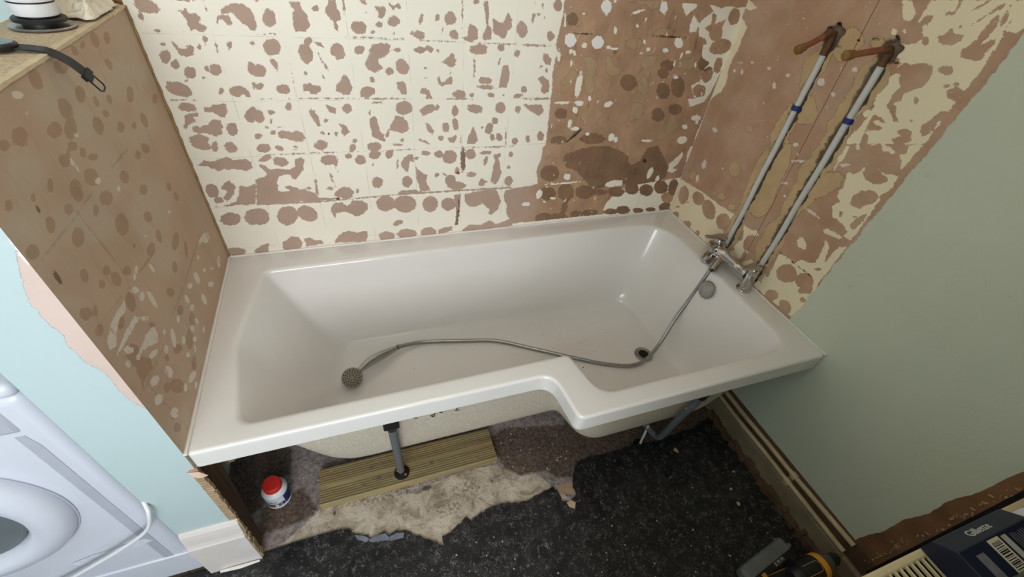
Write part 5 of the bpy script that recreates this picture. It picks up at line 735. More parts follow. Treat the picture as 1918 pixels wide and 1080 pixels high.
# marker scribble on the underside
SCRIB=[[(475,447),(483,437),(491,435)],[(479,448),(488,451)],[(504,450),(507,446),(512,449)],[(505,453),(515,452)],[(526,433),(531,424)],[(529,434),(536,433),(537,427),(534,423),(531,429)],[(532,445),(536,437),(543,442)],[(536,447),(541,447)],[(550,438),(558,433),(560,443),(554,443),(552,441)],[(551,439),(557,440)],[(554,451),(561,450),(560,445)],[(572,444),(576,440),(581,443)],[(573,450),(580,451),(581,444),(575,445)],[(594,429),(600,427)],[(596,444),(598,438),(602,438),(608,440)],[(598,434),(605,427),(607,429)],[(605,453),(610,450)]]
bu = BVHTree.FromPolygons([v.co for v in under.data.vertices], [p.vertices[:] for p in under.data.polygons])
sc = MB()
for s in SCRIB:
    P = []
    for x, z in s:
        q = Vector((x/mm, -.652, z/mm)); o_ = Vector((.43, -1.33, 1.50))   # written where a person bending over the bath sees it
        h = bu.ray_cast(o_, (q-o_).normalized())
        if h[0]: P.append(h[0]+Vector((0, -.0006, 0)))
    if len(P) > 1: sc.tube(P, .0014, 5)
sc.build('marker_scribble', M['black_plastic'], under)
# support legs
def leg_tube(pts, r, nm, mat): return MB().tube(spline(pts, 6), r, 14).build(nm, mat, bath)
l1 = leg_tube([(.419, -.682, .505), (.421, -.668, .41), (.424, -.640, .25), (.4265, -.608, .085)], .0118, 'support_leg', M['grey_plastic'])
MB().box((.400, -.699, .478), (.440, -.668, .5175)).build('leg_bracket', M['black_plastic'], l1, smooth=False, bevel=.004)
MB().tube([(.419, -.683, .49), (.4205, -.674, .452)], .0145, 14).build('leg_collar', M['black_plastic'], l1)
MB().tube([(.4265, -.608, .095), (.428, -.594, .040)], .0048, 10).build('leg_bolt', M['white_plastic'], l1)
fo = MB().lathe([(.0, .0), (.024, .0), (.0255, .003), (.0245, .006), (.012, .008), (.009, .016), (.0, .017)], Matrix.Translation((.428, -.592, .0302)), 28).build('leg_foot', M['black_plastic'], l1)
M['orange'] = simple('yellow_zinc_screw', srgb(214, 140, 58), .4, .5)
for k, (x, y) in enumerate(((.4175, -.580), (.436, -.606))):
    pass
sm = MB()
for x, y in ((.4145, -.583), (.4385, -.603)):
    sm.lathe([(.0018, .0), (.0046, .0), (.0046, .0012), (.002, .0018)], Matrix.Translation((x, y, .0371)), 12)
sm.build('foot_screw', M['orange'], l1)
l2 = leg_tube([(1.294, -.828, .512), (1.296, -.822, .46), (1.300, -.80, .33), (1.318, -.772, .18), (1.328, -.755, .118), (1.326, -.735, .100), (1.300, -.70, .128), (1.26, -.655, .185)], .0115, 'support_leg', M['grey_plastic'])
MB().tube([(1.294, -.829, .5175), (1.2955, -.823, .475)], .0155, 14).build('leg_collar', M['black_plastic'], l2)
MB().tube([(1.302, -.712, .135), (1.304, -.7165, .02)], .0045, 10).build('leg_bolt', M['white_plastic'], l2)
MB().lathe([(.0, .0), (.024, .0), (.0255, .003), (.0245, .006), (.012, .008), (.009, .016), (.0, .017)], Matrix.Translation((1.304, -.717, .004)), 28).build('leg_foot', M['black_plastic'], l2)
MB().lathe([(.0, 0), (.005, 0), (.005, .004), (.0, .005)], frame((1.289, -.808, .395), (-.3, -1, .3)), 10).build('leg_screw', M['steel'], l2)
MB().tube([(.62, -.665, .51), (.63, -.64, .38)], .001, 4)

# ------------------------------------------------------------------ bath mixer tap
tap = thing('bath_mixer_tap', (1.655, -.44, ZR), 'chrome two lever bath mixer tap on the end rim', 'tap')
Z = ZR
for (x, y, zt) in ((1.655, -.350, .668), (1.658, -.527, .668)):
    p = MB().lathe([(.0, Z), (.0255, Z), (.0255, Z+.004), (.0225, Z+.007), (.0175, Z+.009), (.0172, Z+.068), (.0166, Z+.069), (.0166, Z+.0705), (.0172, Z+.0715), (.0175, zt-.004), (.0155, zt), (.0, zt+.001)],
                   Matrix.Translation((x, y, 0)), 32).build('tap_pillar', M['chrome'], tap)
    # lever: a domed cap that runs out into a flat paddle towards the bath
    L = MB(); pr = [(-.022, .013, .010), (-.010, .0185, .016), (.004, .019, .019), (.018, .0155, .017), (.034, .0115, .013), (.052, .010, .011), (.066, .0095, .010), (.074, .006, .008)]
    dirv = Vector((-1, .10 if y > -.4 else -.05, .10)).normalized(); sv = Vector((0, 0, 1)).cross(dirv).normalized(); uv = dirv.cross(sv)
    vs, fs, n = [], [], 16
    for s_, w_, h_ in pr:
        c0 = Vector((x, y, zt+.008)) + dirv*s_
        for k in range(n):
            a = 2*math.pi*k/n; vs.append(c0+sv*w_*math.cos(a)+uv*h_*.62*math.sin(a))
    fs = [(i*n+k, i*n+(k+1) % n, (i+1)*n+(k+1) % n, (i+1)*n+k) for i in range(len(pr)-1) for k in range(n)]
    fs += [tuple(range(n)), tuple((len(pr)-1)*n+k for k in range(n))]
    lv = L.add(vs, fs).build('tap_lever', M['chrome'], tap)
    ss = lv.modifiers.new('sub', 'SUBSURF'); ss.levels = ss.render_levels = 1
MB().tube([(1.657, -.512, .628), (1.657, -.492, .628), (1.657, -.490, .628), (1.656, -.455, .628)], [.0165, .0165, .0172, .0172], 28).build('tap_collar', M['chrome'], tap)
MB().tube([(1.656, -.462, .628), (1.655, -.448, .628), (1.652, -.42, .630), (1.648, -.385, .632), (1.648, -.345, .632), (1.650, -.325, .630)], [.0165, .0185, .0235, .0265, .0255, .018], 28).build('tap_body', M['chrome'], tap)
MB().tube([(1.648, -.392, .628), (1.628, -.405, .616), (1.606, -.418, .603), (1.590, -.426, .592)], [.020, .018, .0155, .013], 20).build('tap_spout', M['chrome'], tap)
MB().tube([(1.644, -.362, .640), (1.622, -.366, .642), (1.614, -.367, .642), (1.605, -.368, .641)], [.012, .012, .0145, .011], 16).build('diverter_knob', M['chrome'], tap)
MB().tube([(1.650, -.352, .604), (1.622, -.360, .594), (1.604, -.364, .585)], [.022, .020, .015], 20).build('tap_outlet', M['chrome'], tap)
MB().tube([(1.612, -.402, .606), (1.611, -.405, .578)], [.0105, .0095], 16).build('hose_union', M['chrome_dull'], tap)

# ------------------------------------------------------------------ shower handset and hose
hs = thing('hand_shower', (.45, -.26, FZ), 'chrome hand shower with flexible steel hose lying in the bath', 'shower')
hpts = [(.481, -.233, .262), (.520, -.224, .256), (.588, -.220, .2485), (.726, -.248, .2475), (.845, -.278, .2475), (.973, -.351, .2475), (1.098, -.425, .2475), (1.205, -.484, .2475), (1.299, -.520, .2505), (1.371, -.515, .258), (1.452, -.475, .292), (1.520, -.433, .362), (1.566, -.416, .447), (1.594, -.410, .53), (1.610, -.405, .580)]
path = spline(hpts, 36)
rad = [.0066+(.0009 if i % 2 else -.0004) for i in range(len(path))]
MB().tube(path, rad, 10).build('hose', M['chrome_dull'], hs, angle=180)
hd = Vector((.316, -.345, .278)); a_ = Vector((.372, -.297, .280)); b_ = Vector((.474, -.238, .264))
hpath = spline([hd+(a_-hd)*.35, a_, a_.lerp(b_, .4)+Vector((0, 0, .003)), b_], 8)
hr = [.0095+.0068*math.sin(math.pi*(i/(len(hpath)-1))**1.15) for i in range(len(hpath))]
MB().tube(hpath, hr, 18).build('handle', M['chrome_dark'], hs)
d_ = (Vector(hpts[0])-b_).normalized()
MB().tube([b_-d_*.002, b_+d_*.003], .0092, 16).build('handle_seal', M['black_plastic'], hs)
MB().tube([b_+d_*.003, b_+d_*.016], [.0095, .0085], 16).build('hose_nut', M['chrome_dull'], hs)
fd = Vector((.10, -.66, .74)).normalized(); Mh = frame(hd, fd)
M['spray'] = simple('grey_spray_face', srgb(138, 130, 118), .55)
MB().lathe([(.006, -.030), (.018, -.024), (.029, -.010), (.0335, .002), (.034, .008), (.0325, .011)], Mh, 32).build('spray_head', M['chrome_dull'], hs)
sf = MB().lathe([(.0325, .009), (.0325, .0122), (.030, .0135), (.012, .0140), (.0, .0142)], Mh, 32).build('spray_face', M['spray'], hs)
nz = MB()
for rr_, cnt, ph in ((.009, 6, 0), (.016, 11, .2), (.0225, 16, .1), (.028, 14, .3)):
    for k in range(cnt):
        a = 2*math.pi*k/cnt+ph; q = Mh @ Vector((rr_*math.cos(a), rr_*math.sin(a), .0138))
        nz.lathe([(.0, 0), (.0019, 0), (.0019, .0006), (.0, .0008)], frame(q, fd), 6)
nzo = nz.build('spray_nozzles', M['hole'], sf); nzo['kind'] = 'stuff'

# ------------------------------------------------------------------ water pipes in the chases
for (y, ztop, xs, zs, lab, zc) in ((-.347, 1.292, 1.612, 1.297, 'white supply pipe with blue clip in the groove nearer the room corner', 1.137),
                                   (-.513, 1.308, 1.575, 1.320, 'white supply pipe with blue clip in the groove nearer the blue paint', 1.161)):
    wp = thing('supply_pipe', (LEN, y, .60), lab, 'pipe', 'supply pipes to the bath tap')
    xp = LEN+.000
    P = [(xp-.001*math.sin(k), y+.0012*math.sin(k*1.3), .590+(ztop-.590)*k/14) for k in range(15)]
    MB().tube(P, .0088, 16).build('pipe', M['white_pipe'], wp)
    MB().tube([(xp-.001, y, ztop-.012), (xp, y, ztop+.020), (LEN-.004, y, 1.332), (LEN-.02, y, 1.336), (LEN-.034, y, zs+(1.336-zs)*.62)], [.0100, .0105, .0108, .0102, .0090], 16).build('elbow', simple('flux_stained_copper', srgb(104, 72, 48), .6, .3, 50, .4), wp)
    MB().tube([(LEN-.012, y, 1.335), (xs, y, zs)], .0078, 16).build('copper_stub', M['copper'], wp)
    d = Vector((xs-LEN, 0, zs-1.335)).normalized(); e0 = Vector((xs, y, zs))
    MB().lathe([(.0, .0), (.0105, .0), (.0108, .010), (.0125, .012), (.0125, .022), (.011, .025), (.0, .0255)], frame(e0-d*.006, d), 8).build('stop_end', M['brass'], wp)
    cl = MB().tube([(xp, y, zc-.007), (xp, y, zc+.007)], .0122, 18).build('pipe_clip', M['blue_clip'], wp)
    MB().box((xp, y-.016, zc-.006), (xp+.012, y+.016, zc+.006)).build('clip_wing', M['blue_clip'], cl, smooth=False, bevel=.001)
    MB().tube([(xp, y, .585), (xp, y, .606)], .0105, 14).build('pipe_end', M['black_plastic'], wp)

# ------------------------------------------------------------------ decking board under the bath
dk = thing('decking_board', (.46, -.565, 0), 'grooved green-brown decking board packed under the bath leg', 'board')
pf = [(-.628, .0012), (-.628, .026), (-.6255, .0295)]
y = -.6245
def groove(y):
    return [(y, .0300), (y+.0038, .0298), (y+.0044, .0258), (y+.0068, .0258), (y+.0074, .0298)]
while y < -.512:
    if -.580 < y < -.566: y += .014; continue
    pf += groove(y); y += .0080
pf += [(-.509, .0298), (-.5065, .026), (-.5065, .0012)]
MB().prism(pf, 0, .168, .757).build('board', M['deck'], dk, smooth=False)
for (x, y) in ((.306, -.600), (.352, -.588), (.530, -.583), (.330, -.545)):
    MB().lathe([(.0, .0), (.0055, .0), (.0052, .0012), (.002, .0014), (.0014, .0006), (.0, .0006)], Matrix.Translation((x, y, .0296)), 12).build('screw', M['steel'], dk)

# ------------------------------------------------------------------ tub with red lid
px_, py_ = .041, -.550
pot = thing('adhesive_tub', (px_, py_, 0), 'small white plastic tub with red screw lid under the bath', 'tub')
T = Matrix.Translation((px_, py_, .001))
body = MB().lathe([(.0, 0), (.035, 0), (.0372, .002), (.0375, .006), (.0362, .009), (.0362, .060), (.0372, .063), (.0360, .067), (.028, .076), (.0255, .078), (.0, .078)], T, 40).build('body', M['white_plastic'], pot)
lid = MB()
n = 44; prf = [(.026, .0765), (.0268, .078), (.0262, .097), (.0245, .0995), (.0, .1000)]
vs = []
for r, z in prf:
    for k in range(n): a = 2*math.pi*k/n; q = r*(1+(.018 if k % 2 else -.010)*(1 if z < .098 else 0)); vs.append(T @ Vector((q*math.cos(a), q*math.sin(a), z)))
lid.add(vs, [(i*n+k, i*n+(k+1) % n, (i+1)*n+(k+1) % n, (i+1)*n+k) for i in range(len(prf)-1) for k in range(n)])
lid.build('lid', simple('red_plastic', srgb(206, 40, 30), .42, bump=.3, bscale=200), pot, smooth=False).data.polygons
def arc_patch(r, a0, a1, z0, z1, mat, nm, par, n=14, T=T):
    vs = []
    for k in range(n+1):
        a = math.radians(a0+(a1-a0)*k/n)
        vs += [T @ Vector((r*math.cos(a), r*math.sin(a), z0)), T @ Vector((r*math.cos(a), r*math.sin(a), z1))]
    return MB().add(vs, [(2*k, 2*k+2, 2*k+3, 2*k+1) for k in range(n)]).build(nm, mat, par, fix=False)
lab = arc_patch(.0366, -170, 60, .010, .058, simple('label_paper', srgb(222, 226, 232), .5), 'label', pot, 40)
arc_patch(.0369, -48, 60, .011, .057, simple('label_navy', srgb(34, 50, 104), .45), 'label_panel', lab, 20)
arc_patch(.0369, -150, -50, .012, .030, simple('label_band', srgb(40, 52, 84), .45), 'label_band', lab, 20)
for k, (a0, a1, cc) in enumerate(((-135, -118, (70, 140, 90)), (-114, -100, (196, 60, 56)), (-96, -80, (224, 220, 214)), (-74, -60, (90, 150, 190)))):
    arc_patch(.0371, a0, a1, .014, .027, simple('label_picture', srgb(*cc), .5, scale=200, amt=.4), 'label_picture', lab, 6)
def arc_text(s, r, amid, zmid, size, mat, nm, par):
    cu = text_mesh(s, size, Matrix.Identity(4), mat, nm, par, .0001)
    for v in cu.data.vertices:
        a = math.radians(amid)+v.co.x/r; rr_ = r+v.co.z
        q = T @ Vector((rr_*math.cos(a), rr_*math.sin(a), zmid+v.co.y)); v.co = q
    return cu
arc_text('pufloect'[3:], .0372, -105, .043, .016, simple('label_ink_blue', srgb(40, 110, 190), .5), 'label_lettering', lab)

# ------------------------------------------------------------------ waste hose and pipe under the near end of the bath
wh = thing('waste_hose', (.0, -.48, .2), 'grey flexible hose with pale coupling in the dark under the bath', 'hose')
MB().tube(spline([(-.06, -.56, .335), (-.01, -.57, .33), (.05, -.55, .33), (.12, -.46, .30), (.2, -.36, .20), (.25, -.30, .02)], 8), .0125, 12).build('hose', simple('grey_rubber', srgb(70, 74, 78), .6), wh)
MB().tube([(-.045, -.566, .333), (-.005, -.572, .331)], [.021, .019], 16).build('coupling', simple('limescaled_coupling', srgb(176, 158, 130), .7, scale=40, amt=.2), wh)
MB().tube([(-.004, -.572, .331), (.008, -.571, .331)], .016, 16).build('coupling_ring', M['dirty_cream'], wh)

# ------------------------------------------------------------------ washing machine in the alcove
MX0, MX1, MY, MZ = -.742, -.139, -.700, .868
wm = thing('washing_machine', (-.44, -.42, 0), 'white front loading washing machine standing beside the partition', 'washing machine')
M['enamel'] = simple('white_enamel', srgb(206, 209, 220), .25, amt=.01)
M['enamel_grey'] = simple('grey_trim', srgb(176, 178, 190), .35)
MB().box((MX0, MY, .03), (MX1, -.12, MZ-.03)).build('cabinet', M['enamel'], wm, bevel=.022, seg=5)
MB().box((MX0-.002, MY-.006, MZ-.033), (MX1+.002, -.11, MZ)).build('top_panel', M['enamel'], wm, bevel=.014, seg=4)
MB().box((MX0+.004, MY-.004, .012), (MX1-.002, MY+.03, .128)).build('plinth', M['enamel'], wm, bevel=.004)
for x in (MX0+.05, MX1-.05):
    MB().lathe([(.0, .0035), (.02, .0035), (.02, .015), (.012, .02), (.012, .035), (.0, .035)], Matrix.Translation((x, MY+.06, 0)), 16).build('foot', M['black_plastic'], wm)
gv = MB().prism([(-.1965, .735), (-.1965, .13), (-.1765, .13), (-.1765, .70), (-.183, .735)], 1, MY-.0012, MY+.01).build('front_groove', M['enamel_grey'], wm, smooth=False)
MB().box((MX0+.02, MY-.003, .742), (-.176, MY+.02, .826)).build('drawer_panel', M['enamel_grey'], wm, bevel=.012, seg=3)
MB().box((-.60, MY-.006, .750), (-.30, MY+.02, .818)).build('control_strip', M['enamel'], wm, bevel=.004)
cx, cz = -.437, .503
Md = frame((cx, MY, cz), (0, -1, 0))
door = MB().lathe([(.205, -.002), (.205, .008), (.200, .020), (.188, .030), (.168, .036), (.150, .034), (.140, .026), (.134, .014), (.130, .0)], Md, 64).build('door', M['enamel'], wm)
MB().lathe([(.2085, -.002), (.2085, .003), (.2045, .003)], Md, 64).build('door_gap', M['enamel_grey'], door)
MB().lathe([(.131, .012), (.126, .014), (.12, .010)], Md, 56).build('door_gasket', M['grey_plastic'], door)
MB().lathe([(.126, .010), (.110, .002), (.085, -.010), (.05, -.016), (.0, -.018)], Md, 48).build('door_glass', simple('dark_door_glass', srgb(44, 44, 52), .08), door)
MB().lathe([(.02, 0), (.028, .004), (.05, .001)], frame((cx+.06, MY-.001, cz+.02), (0, -1, 0)), 20).build('laundry_print', simple('purple_laundry', srgb(70, 56, 104), .8), door)
MB().box((cx-.158, MY-.040, cz-.035), (cx-.138, MY-.026, cz+.035)).build('door_handle', M['enamel_grey'], door, bevel=.005)
# torn sticker film left on the front
sk = [(-.345, .235), (-.30, .248), (-.255, .252), (-.215, .262), (-.19, .262), (-.178, .244), (-.2, .236), (-.225, .226), (-.262, .214), (-.30, .206), (-.33, .205), (-.345, .222)]
MB().prism(sk, 1, MY-.0016, MY-.0024).build('sticker_residue', simple('sticker_residue', srgb(204, 206, 216), .55, scale=60, amt=.1), wm, smooth=False)
cb = MB().tube(spline([(-.128, -.700, .43), (-.122, -.722, .405), (-.150, -.727, .345), (-.228, -.726, .284), (-.334, -.724, .218), (-.44, -.722, .15), (-.50, -.722, .03), (-.52, -.74, .008)], 10), .0042, 10).build('power_cable', M['white_plastic'])
tag(cb, 'white cable hanging across the front of the washing machine', 'cable')

# ------------------------------------------------------------------ things on the ledge
wt = thing('basin_waste', (-.062, -.225, SH), 'white plastic cylinder with black seal ring standing on a round flange', 'waste fitting')
T = Matrix.Translation((-.062, -.222, SH))
MB().lathe([(.0, .002), (.047, .002), (.0475, .004), (.046, .0055), (.0, .0055)], T, 40).build('steel_flange', M['chrome_dull'], wt)
MB().lathe([(.0, .0055), (.028, .0055), (.028, .010), (.038, .0115), (.0385, .016), (.036, .018), (.026, .0185), (.026, .022), (.0, .022)], T, 40).build('rubber_washer', M['black_plastic'], wt)
MB().lathe([(.0, .021), (.0305, .021), (.0315, .024), (.0315, .040), (.0, .040)], T, 40).build('lower_body', M['white_plastic'], wt)
MB().lathe([(.0318, .040), (.0322, .0405), (.0322, .0418), (.0318, .0425)], T, 40).build('seal_ring', M['black_plastic'], wt)
MB().lathe([(.0, .042), (.0315, .042), (.0325, .045), (.034, .15), (.033, .155), (.0, .155)], T, 40).build('upper_body', M['white_plastic'], wt)

bagm = simple('cream_plastic_film', srgb(236, 226, 206), .4, bump=.8, bscale=45, bdist=.008)
bm = bmesh.new(); nx, ny = 44, 40; G = []
for i in range(nx+1):
    row = []
    for j in range(ny+1):
        u, v = i/nx, j/ny
        x = -.125+.125*u; yy = -.172+.150*v
        w = mnoise.fractal(Vector((u*5.0, v*6.5, 3.1)), .7, 2.1, 6)
        w2 = mnoise.ridged_multi_fractal(Vector((u*3.2, v*3.0, 7.7)), 1.0, 2.0, 4, 1.0, 2.0)
        e = min(1, min(u, 1-u)*5, min(v, 1-v)*5)
        z = SH+.006+e*(.016+.030*w+.020*(1-abs(w2-1.0))+.030*v*(1-u))
        z = max(z, SH+.0035)
        row.append(bm.verts.new((x+.012*mnoise.noise(Vector((v*6, u*2, 1)))*1.0, yy+.014*mnoise.noise(Vector((u*6, v*2, 5))), z)))
    G.append(row)
for i in range(nx):
    for j in range(ny): bm.faces.new((G[i][j], G[i+1][j], G[i+1][j+1], G[i][j+1]))
me = bpy.data.meshes.new('plastic_film'); bm.to_mesh(me); bm.free(); me.materials.append(bagm)
for p in me.polygons: p.use_smooth = True
for v in me.vertices: v.co.x = min(v.co.x, .002)
pf_ = bpy.data.objects.new('plastic_film', me); COL.objects.link(pf_)
so = pf_.modifiers.new('thick', 'SOLIDIFY'); so.thickness = .0012
tag(pf_, 'crumpled cream plastic film lying on the ledge by the wall', 'plastic film')

wa = thing('wristwatch', (-.05, -.38, SH), 'black wristwatch with its strap bent over the ledge edge', 'watch')
T = Matrix.Translation((-.058, -.384, SH))
MB().lathe([(.0, .003), (.018, .003), (.0215, .006), (.0225, .010), (.0215, .0125), (.019, .0135), (.0, .0135)], T, 40).build('case', M['black_plastic'], wa)
MB().lathe([(.0, .0134), (.0188, .0134), (.0185, .0142), (.0, .0145)], T, 40).build('glass', simple('watch_glass', srgb(96, 112, 116), .12), wa)
def strap(pts, wv, nm, th=.0026):
    P = spline(pts, 8); vs, fs = [], []
    for i, p in enumerate(P):
        t = (P[min(i+1, len(P)-1)]-P[max(i-1, 0)]).normalized(); w = Vector(wv); w = (w-t*w.dot(t)).normalized(); nrm = t.cross(w)
        for a, c in ((-1, -1), (1, -1), (1, 1), (-1, 1)): vs.append(p+w*a*.0095+nrm*c*th/2)
    m_ = len(P); fs = [(i*4+k, i*4+(k+1) % 4, i*4+4+(k+1) % 4, i*4+4+k) for i in range(m_-1) for k in range(4)]+[(0, 1, 2, 3), tuple(4*(m_-1)+k for k in range(4))]
    return MB().add(vs, fs).build(nm, M['black_plastic'], wa, smooth=False, bevel=.0008), P
stp, P = strap([(-.038, -.383, SH+.007), (-.018, -.384, SH+.0055), (.0, -.388, SH+.003), (.020, -.391, SH-.009), (.032, -.390, SH-.025), (.038, -.386, SH-.039)], (.15, 1, .12), 'strap')
strap([(-.078, -.385, SH+.007), (-.10, -.388, SH+.004), (-.118, -.392, SH+.0035)], (.0, 1, 0), 'strap_tail')
q = Vector((.035, -.388, SH-.032)); dv = (Vector(P[-1])-Vector(P[-4])).normalized(); wv = Vector((.15, 1, .12)); wv = (wv-dv*wv.dot(dv)).normalized(); nv = dv.cross(wv)
Mk = Matrix(((dv.x, wv.x, nv.x, q.x), (dv.y, wv.y, nv.y, q.y), (dv.z, wv.z, nv.z, q.z), (0, 0, 0, 1)))
MB().box((-.006, -.0118, -.0034), (.004, .0118, .0034), Mk).build('strap_keeper', M['black_plastic'], stp, smooth=False, bevel=.001)
q2 = q+dv*.008
MB().tube([q2-wv*.0085, q2-wv*.0085+dv*.016, q2-wv*.005+dv*.020, q2+wv*.005+dv*.020, q2+wv*.0085+dv*.016, q2+wv*.0085, q2-wv*.0085], .0013, 8).build('buckle', simple('dark_buckle', srgb(70, 64, 80), .3, .8), stp)

# ------------------------------------------------------------------ radiator under the window wall
RX0, RX1, RY0, RY1, RZ = .72, 1.672, -1.408, -1.325, .700
ra = thing('radiator', (1.2, -1.37, .13), 'cream panel radiator with slotted top grille', 'radiator')
M['rad'] = simple('cream_radiator_enamel', srgb(222, 206, 164), .4, scale=12, amt=.06)
rp = MB(); vs = []
nrib = 28; pts = []
for i in range(nrib+1):
    x = RX0+(RX1-RX0)*i/nrib
    if i < nrib:
        w = (RX1-RX0)/nrib
        pts += [(x, RY1-.004), (x+w*.35, RY1-.004), (x+w*.5, RY1), (x+w*.85, RY1)]
pts += [(RX1, RY1-.004), (RX1, RY1-.014), (RX0, RY1-.014)]
rp.prism(pts, 2, .13, RZ-.016).build('front_panel', M['rad'], ra, smooth=False)
MB().box((RX0, RY0, .13), (RX1, RY0+.012, RZ-.016)).build('back_panel', M['rad'], ra, smooth=False)
MB().box((RX0+.02, RY0+.014, .18), (RX1-.02, RY1-.016, RZ-.14)).build('convector_fins', M['hole'], ra, smooth=False)
MB().box((RX0-.004, RY1-.012, RZ-.022), (RX1+.004, RY1+.002, RZ)).build('grille_rail', M['rad'], ra, bevel=.004)
MB().box((RX0-.004, RY0-.002, RZ-.022), (RX1+.004, RY0+.012, RZ)).build('grille_rail', M['rad'], ra, bevel=.004)
for x in (RX0-.004, RX1-.006):
    MB().box((x, RY0-.002, .14), (x+.010, RY1+.002, RZ-.001)).build('side_panel', M['rad'], ra, smooth=False, bevel=.002)
nb = 66
sl0 = MB().box((-.0024, RY0+.010, RZ-.006), (.0024, RY1-.010, RZ-.001)).build('grille_slat', M['rad'], ra, smooth=False)
sl0.location.x = RX0+.010
for i in range(1, nb):
    c = sl0.copy(); COL.objects.link(c); c.location.x = RX0+.010+i*(RX1-RX0-.02)/(nb-1)
MB().lathe([(.0, 0), (.013, 0), (.013, .02), (.02, .024), (.02, .07), (.012, .08), (.0, .08)], Matrix.Translation((RX0+.02, -1.37, .03)), 18).build('valve', M['white_plastic'], ra)
for x in (RX0+.1, RX1-.1):
    MB().box((x-.02, YF, .45), (x+.02, RY0+.001, .60)).build('wall_bracket', M['rad'], ra, smooth=False)

# navy razor box lying on the radiator
BX0, BX1 = 1.300, 1.500
bx = thing('razor_box', (1.40, -1.36, RZ), 'navy cardboard box with silver lettering on the radiator grille', 'box')
M['navy'] = simple('navy_card', srgb(24, 30, 52), .35, amt=.08)
bz = RZ+.001
prof = [(-1.322, bz), (-1.322, bz+.030), (-1.348, bz+.055), (-1.420, bz+.055), (-1.420, bz)]
MB().prism(prof, 0, BX0, BX1).build('carton', M['navy'], bx, smooth=False, bevel=.0015)
M['silver'] = simple('silver_print', srgb(206, 206, 206), .4)
M['grey_print'] = simple('grey_print', srgb(112, 112, 116), .5, scale=90, amt=.25)
sd = Vector((0, .026, -.025)).normalized()        # down the sloping facet, away from the camera wall
yu = Vector((0, .026, -.025)).normalized()
nrm = Vector((0, .025, .026)).normalized(); xr = Vector((1, 0, 0))
cpt = Vector((1.395, -1.335, bz+.0430))
# letters read from the wall side: x to the right, top of the letters towards the bath
up = Vector((0, .026, -.025)).normalized()
Mt = Matrix(((1, up.x, nrm.x, cpt.x), (0, up.y, nrm.y, cpt.y), (0, up.z, nrm.z, cpt.z), (0, 0, 0, 1)))
text_mesh('Gillette', .020, Mt @ Matrix.Shear('XY', 4, (0.25, 0)) if False else Mt, M['silver'], 'brand_lettering', bx)
tz = bz+.0553
bc = MB().box((1.372, -1.405, tz), (1.402, -1.352, tz+.0004)).build('barcode_label', simple('cream_label', srgb(206, 200, 180), .5), bx, smooth=False)
bars = MB(); rr = random.Random(9); y = -1.400
while y < -1.358:
    w = rr.choice((.0008, .0014, .0022)); bars.box((1.376, y, tz+.0004), (1.398, y+w, tz+.0006)); y += w+rr.choice((.0008, .0012, .002))
bars.build('barcode_bars', M['hole'], bc, smooth=False)
MB().box((1.408, -1.405, tz), (1.421, -1.354, tz+.0004)).build('small_label', simple('grey_label', srgb(176, 172, 160), .5), bx, smooth=False)
MB().box((1.326, -1.415, tz), (1.346, -1.362, tz+.0004)).build('grey_patch', M['grey_print'], bx, smooth=False)
pr_ = MB(); rr = random.Random(4)
for i in range(11):
    x = 1.430+i*.0058; pr_.box((x, -1.412+rr.uniform(0, .01), tz), (x+.0016, -1.356-rr.uniform(0, .004), tz+.0003))
pr_.build('small_print', M['grey_print'], bx, smooth=False)

wc = MB().lathe([(.0, .0), (.017, .0), (.0185, .003), (.0185, .020), (.0165, .027), (.010, .031), (.0, .032)], Matrix.Translation((1.558, -1.352, RZ+.0005)), 32).build('white_cap', M['white_plastic'])
tag(wc, 'round white plastic cap on the radiator beyond the navy box', 'cap')

# clear plastic tray leaning at the back of the radiator top
def mat_clear(name, col):
    t = NT(name); t.out(vary(t, col, 30, .15), .25, Alpha=.55); return t.m
tb = thing('plastic_tray', (1.40, -1.425, RZ), 'dusty clear plastic tray behind the navy box', 'tray')
mc = mat_clear('dusty_clear_plastic', srgb(120, 128, 112))
TX0, TX1, TY0, TY1, tz0, tz1 = 1.255, 1.56, -1.466, -1.402, bz+.0562, bz+.075
MB().box((TX0, TY0, tz0), (TX1, TY1, tz0+.003)).build('base', mc, tb, smooth=False)
for k, (a, c) in enumerate((((TX0, TY1-.003), (TX1, TY1)), ((TX0, TY0), (TX1, TY0+.003)), ((TX0, TY0), (TX0+.003, TY1)), ((TX1-.003, TY0), (TX1, TY1)))):
    MB().box((a[0], a[1], tz0), (c[0], c[1], tz1)).build('rim_wall', mc, tb, smooth=False)
dd = MB(); rr = random.Random(6)
for i in range(26):
    x, y = rr.uniform(TX0+.01, TX1-.01), rr.uniform(TY0+.01, TY1-.008); s_ = rr.uniform(.002, .005)
    dd.box((x, y, tz0+.003), (x+s_*1.6, y+s_, tz0+.003+s_*.5))
do = dd.build('plaster_crumbs', simple('pale_crumb', srgb(176, 166, 140), .9), tb, smooth=False); do['kind'] = 'stuff'

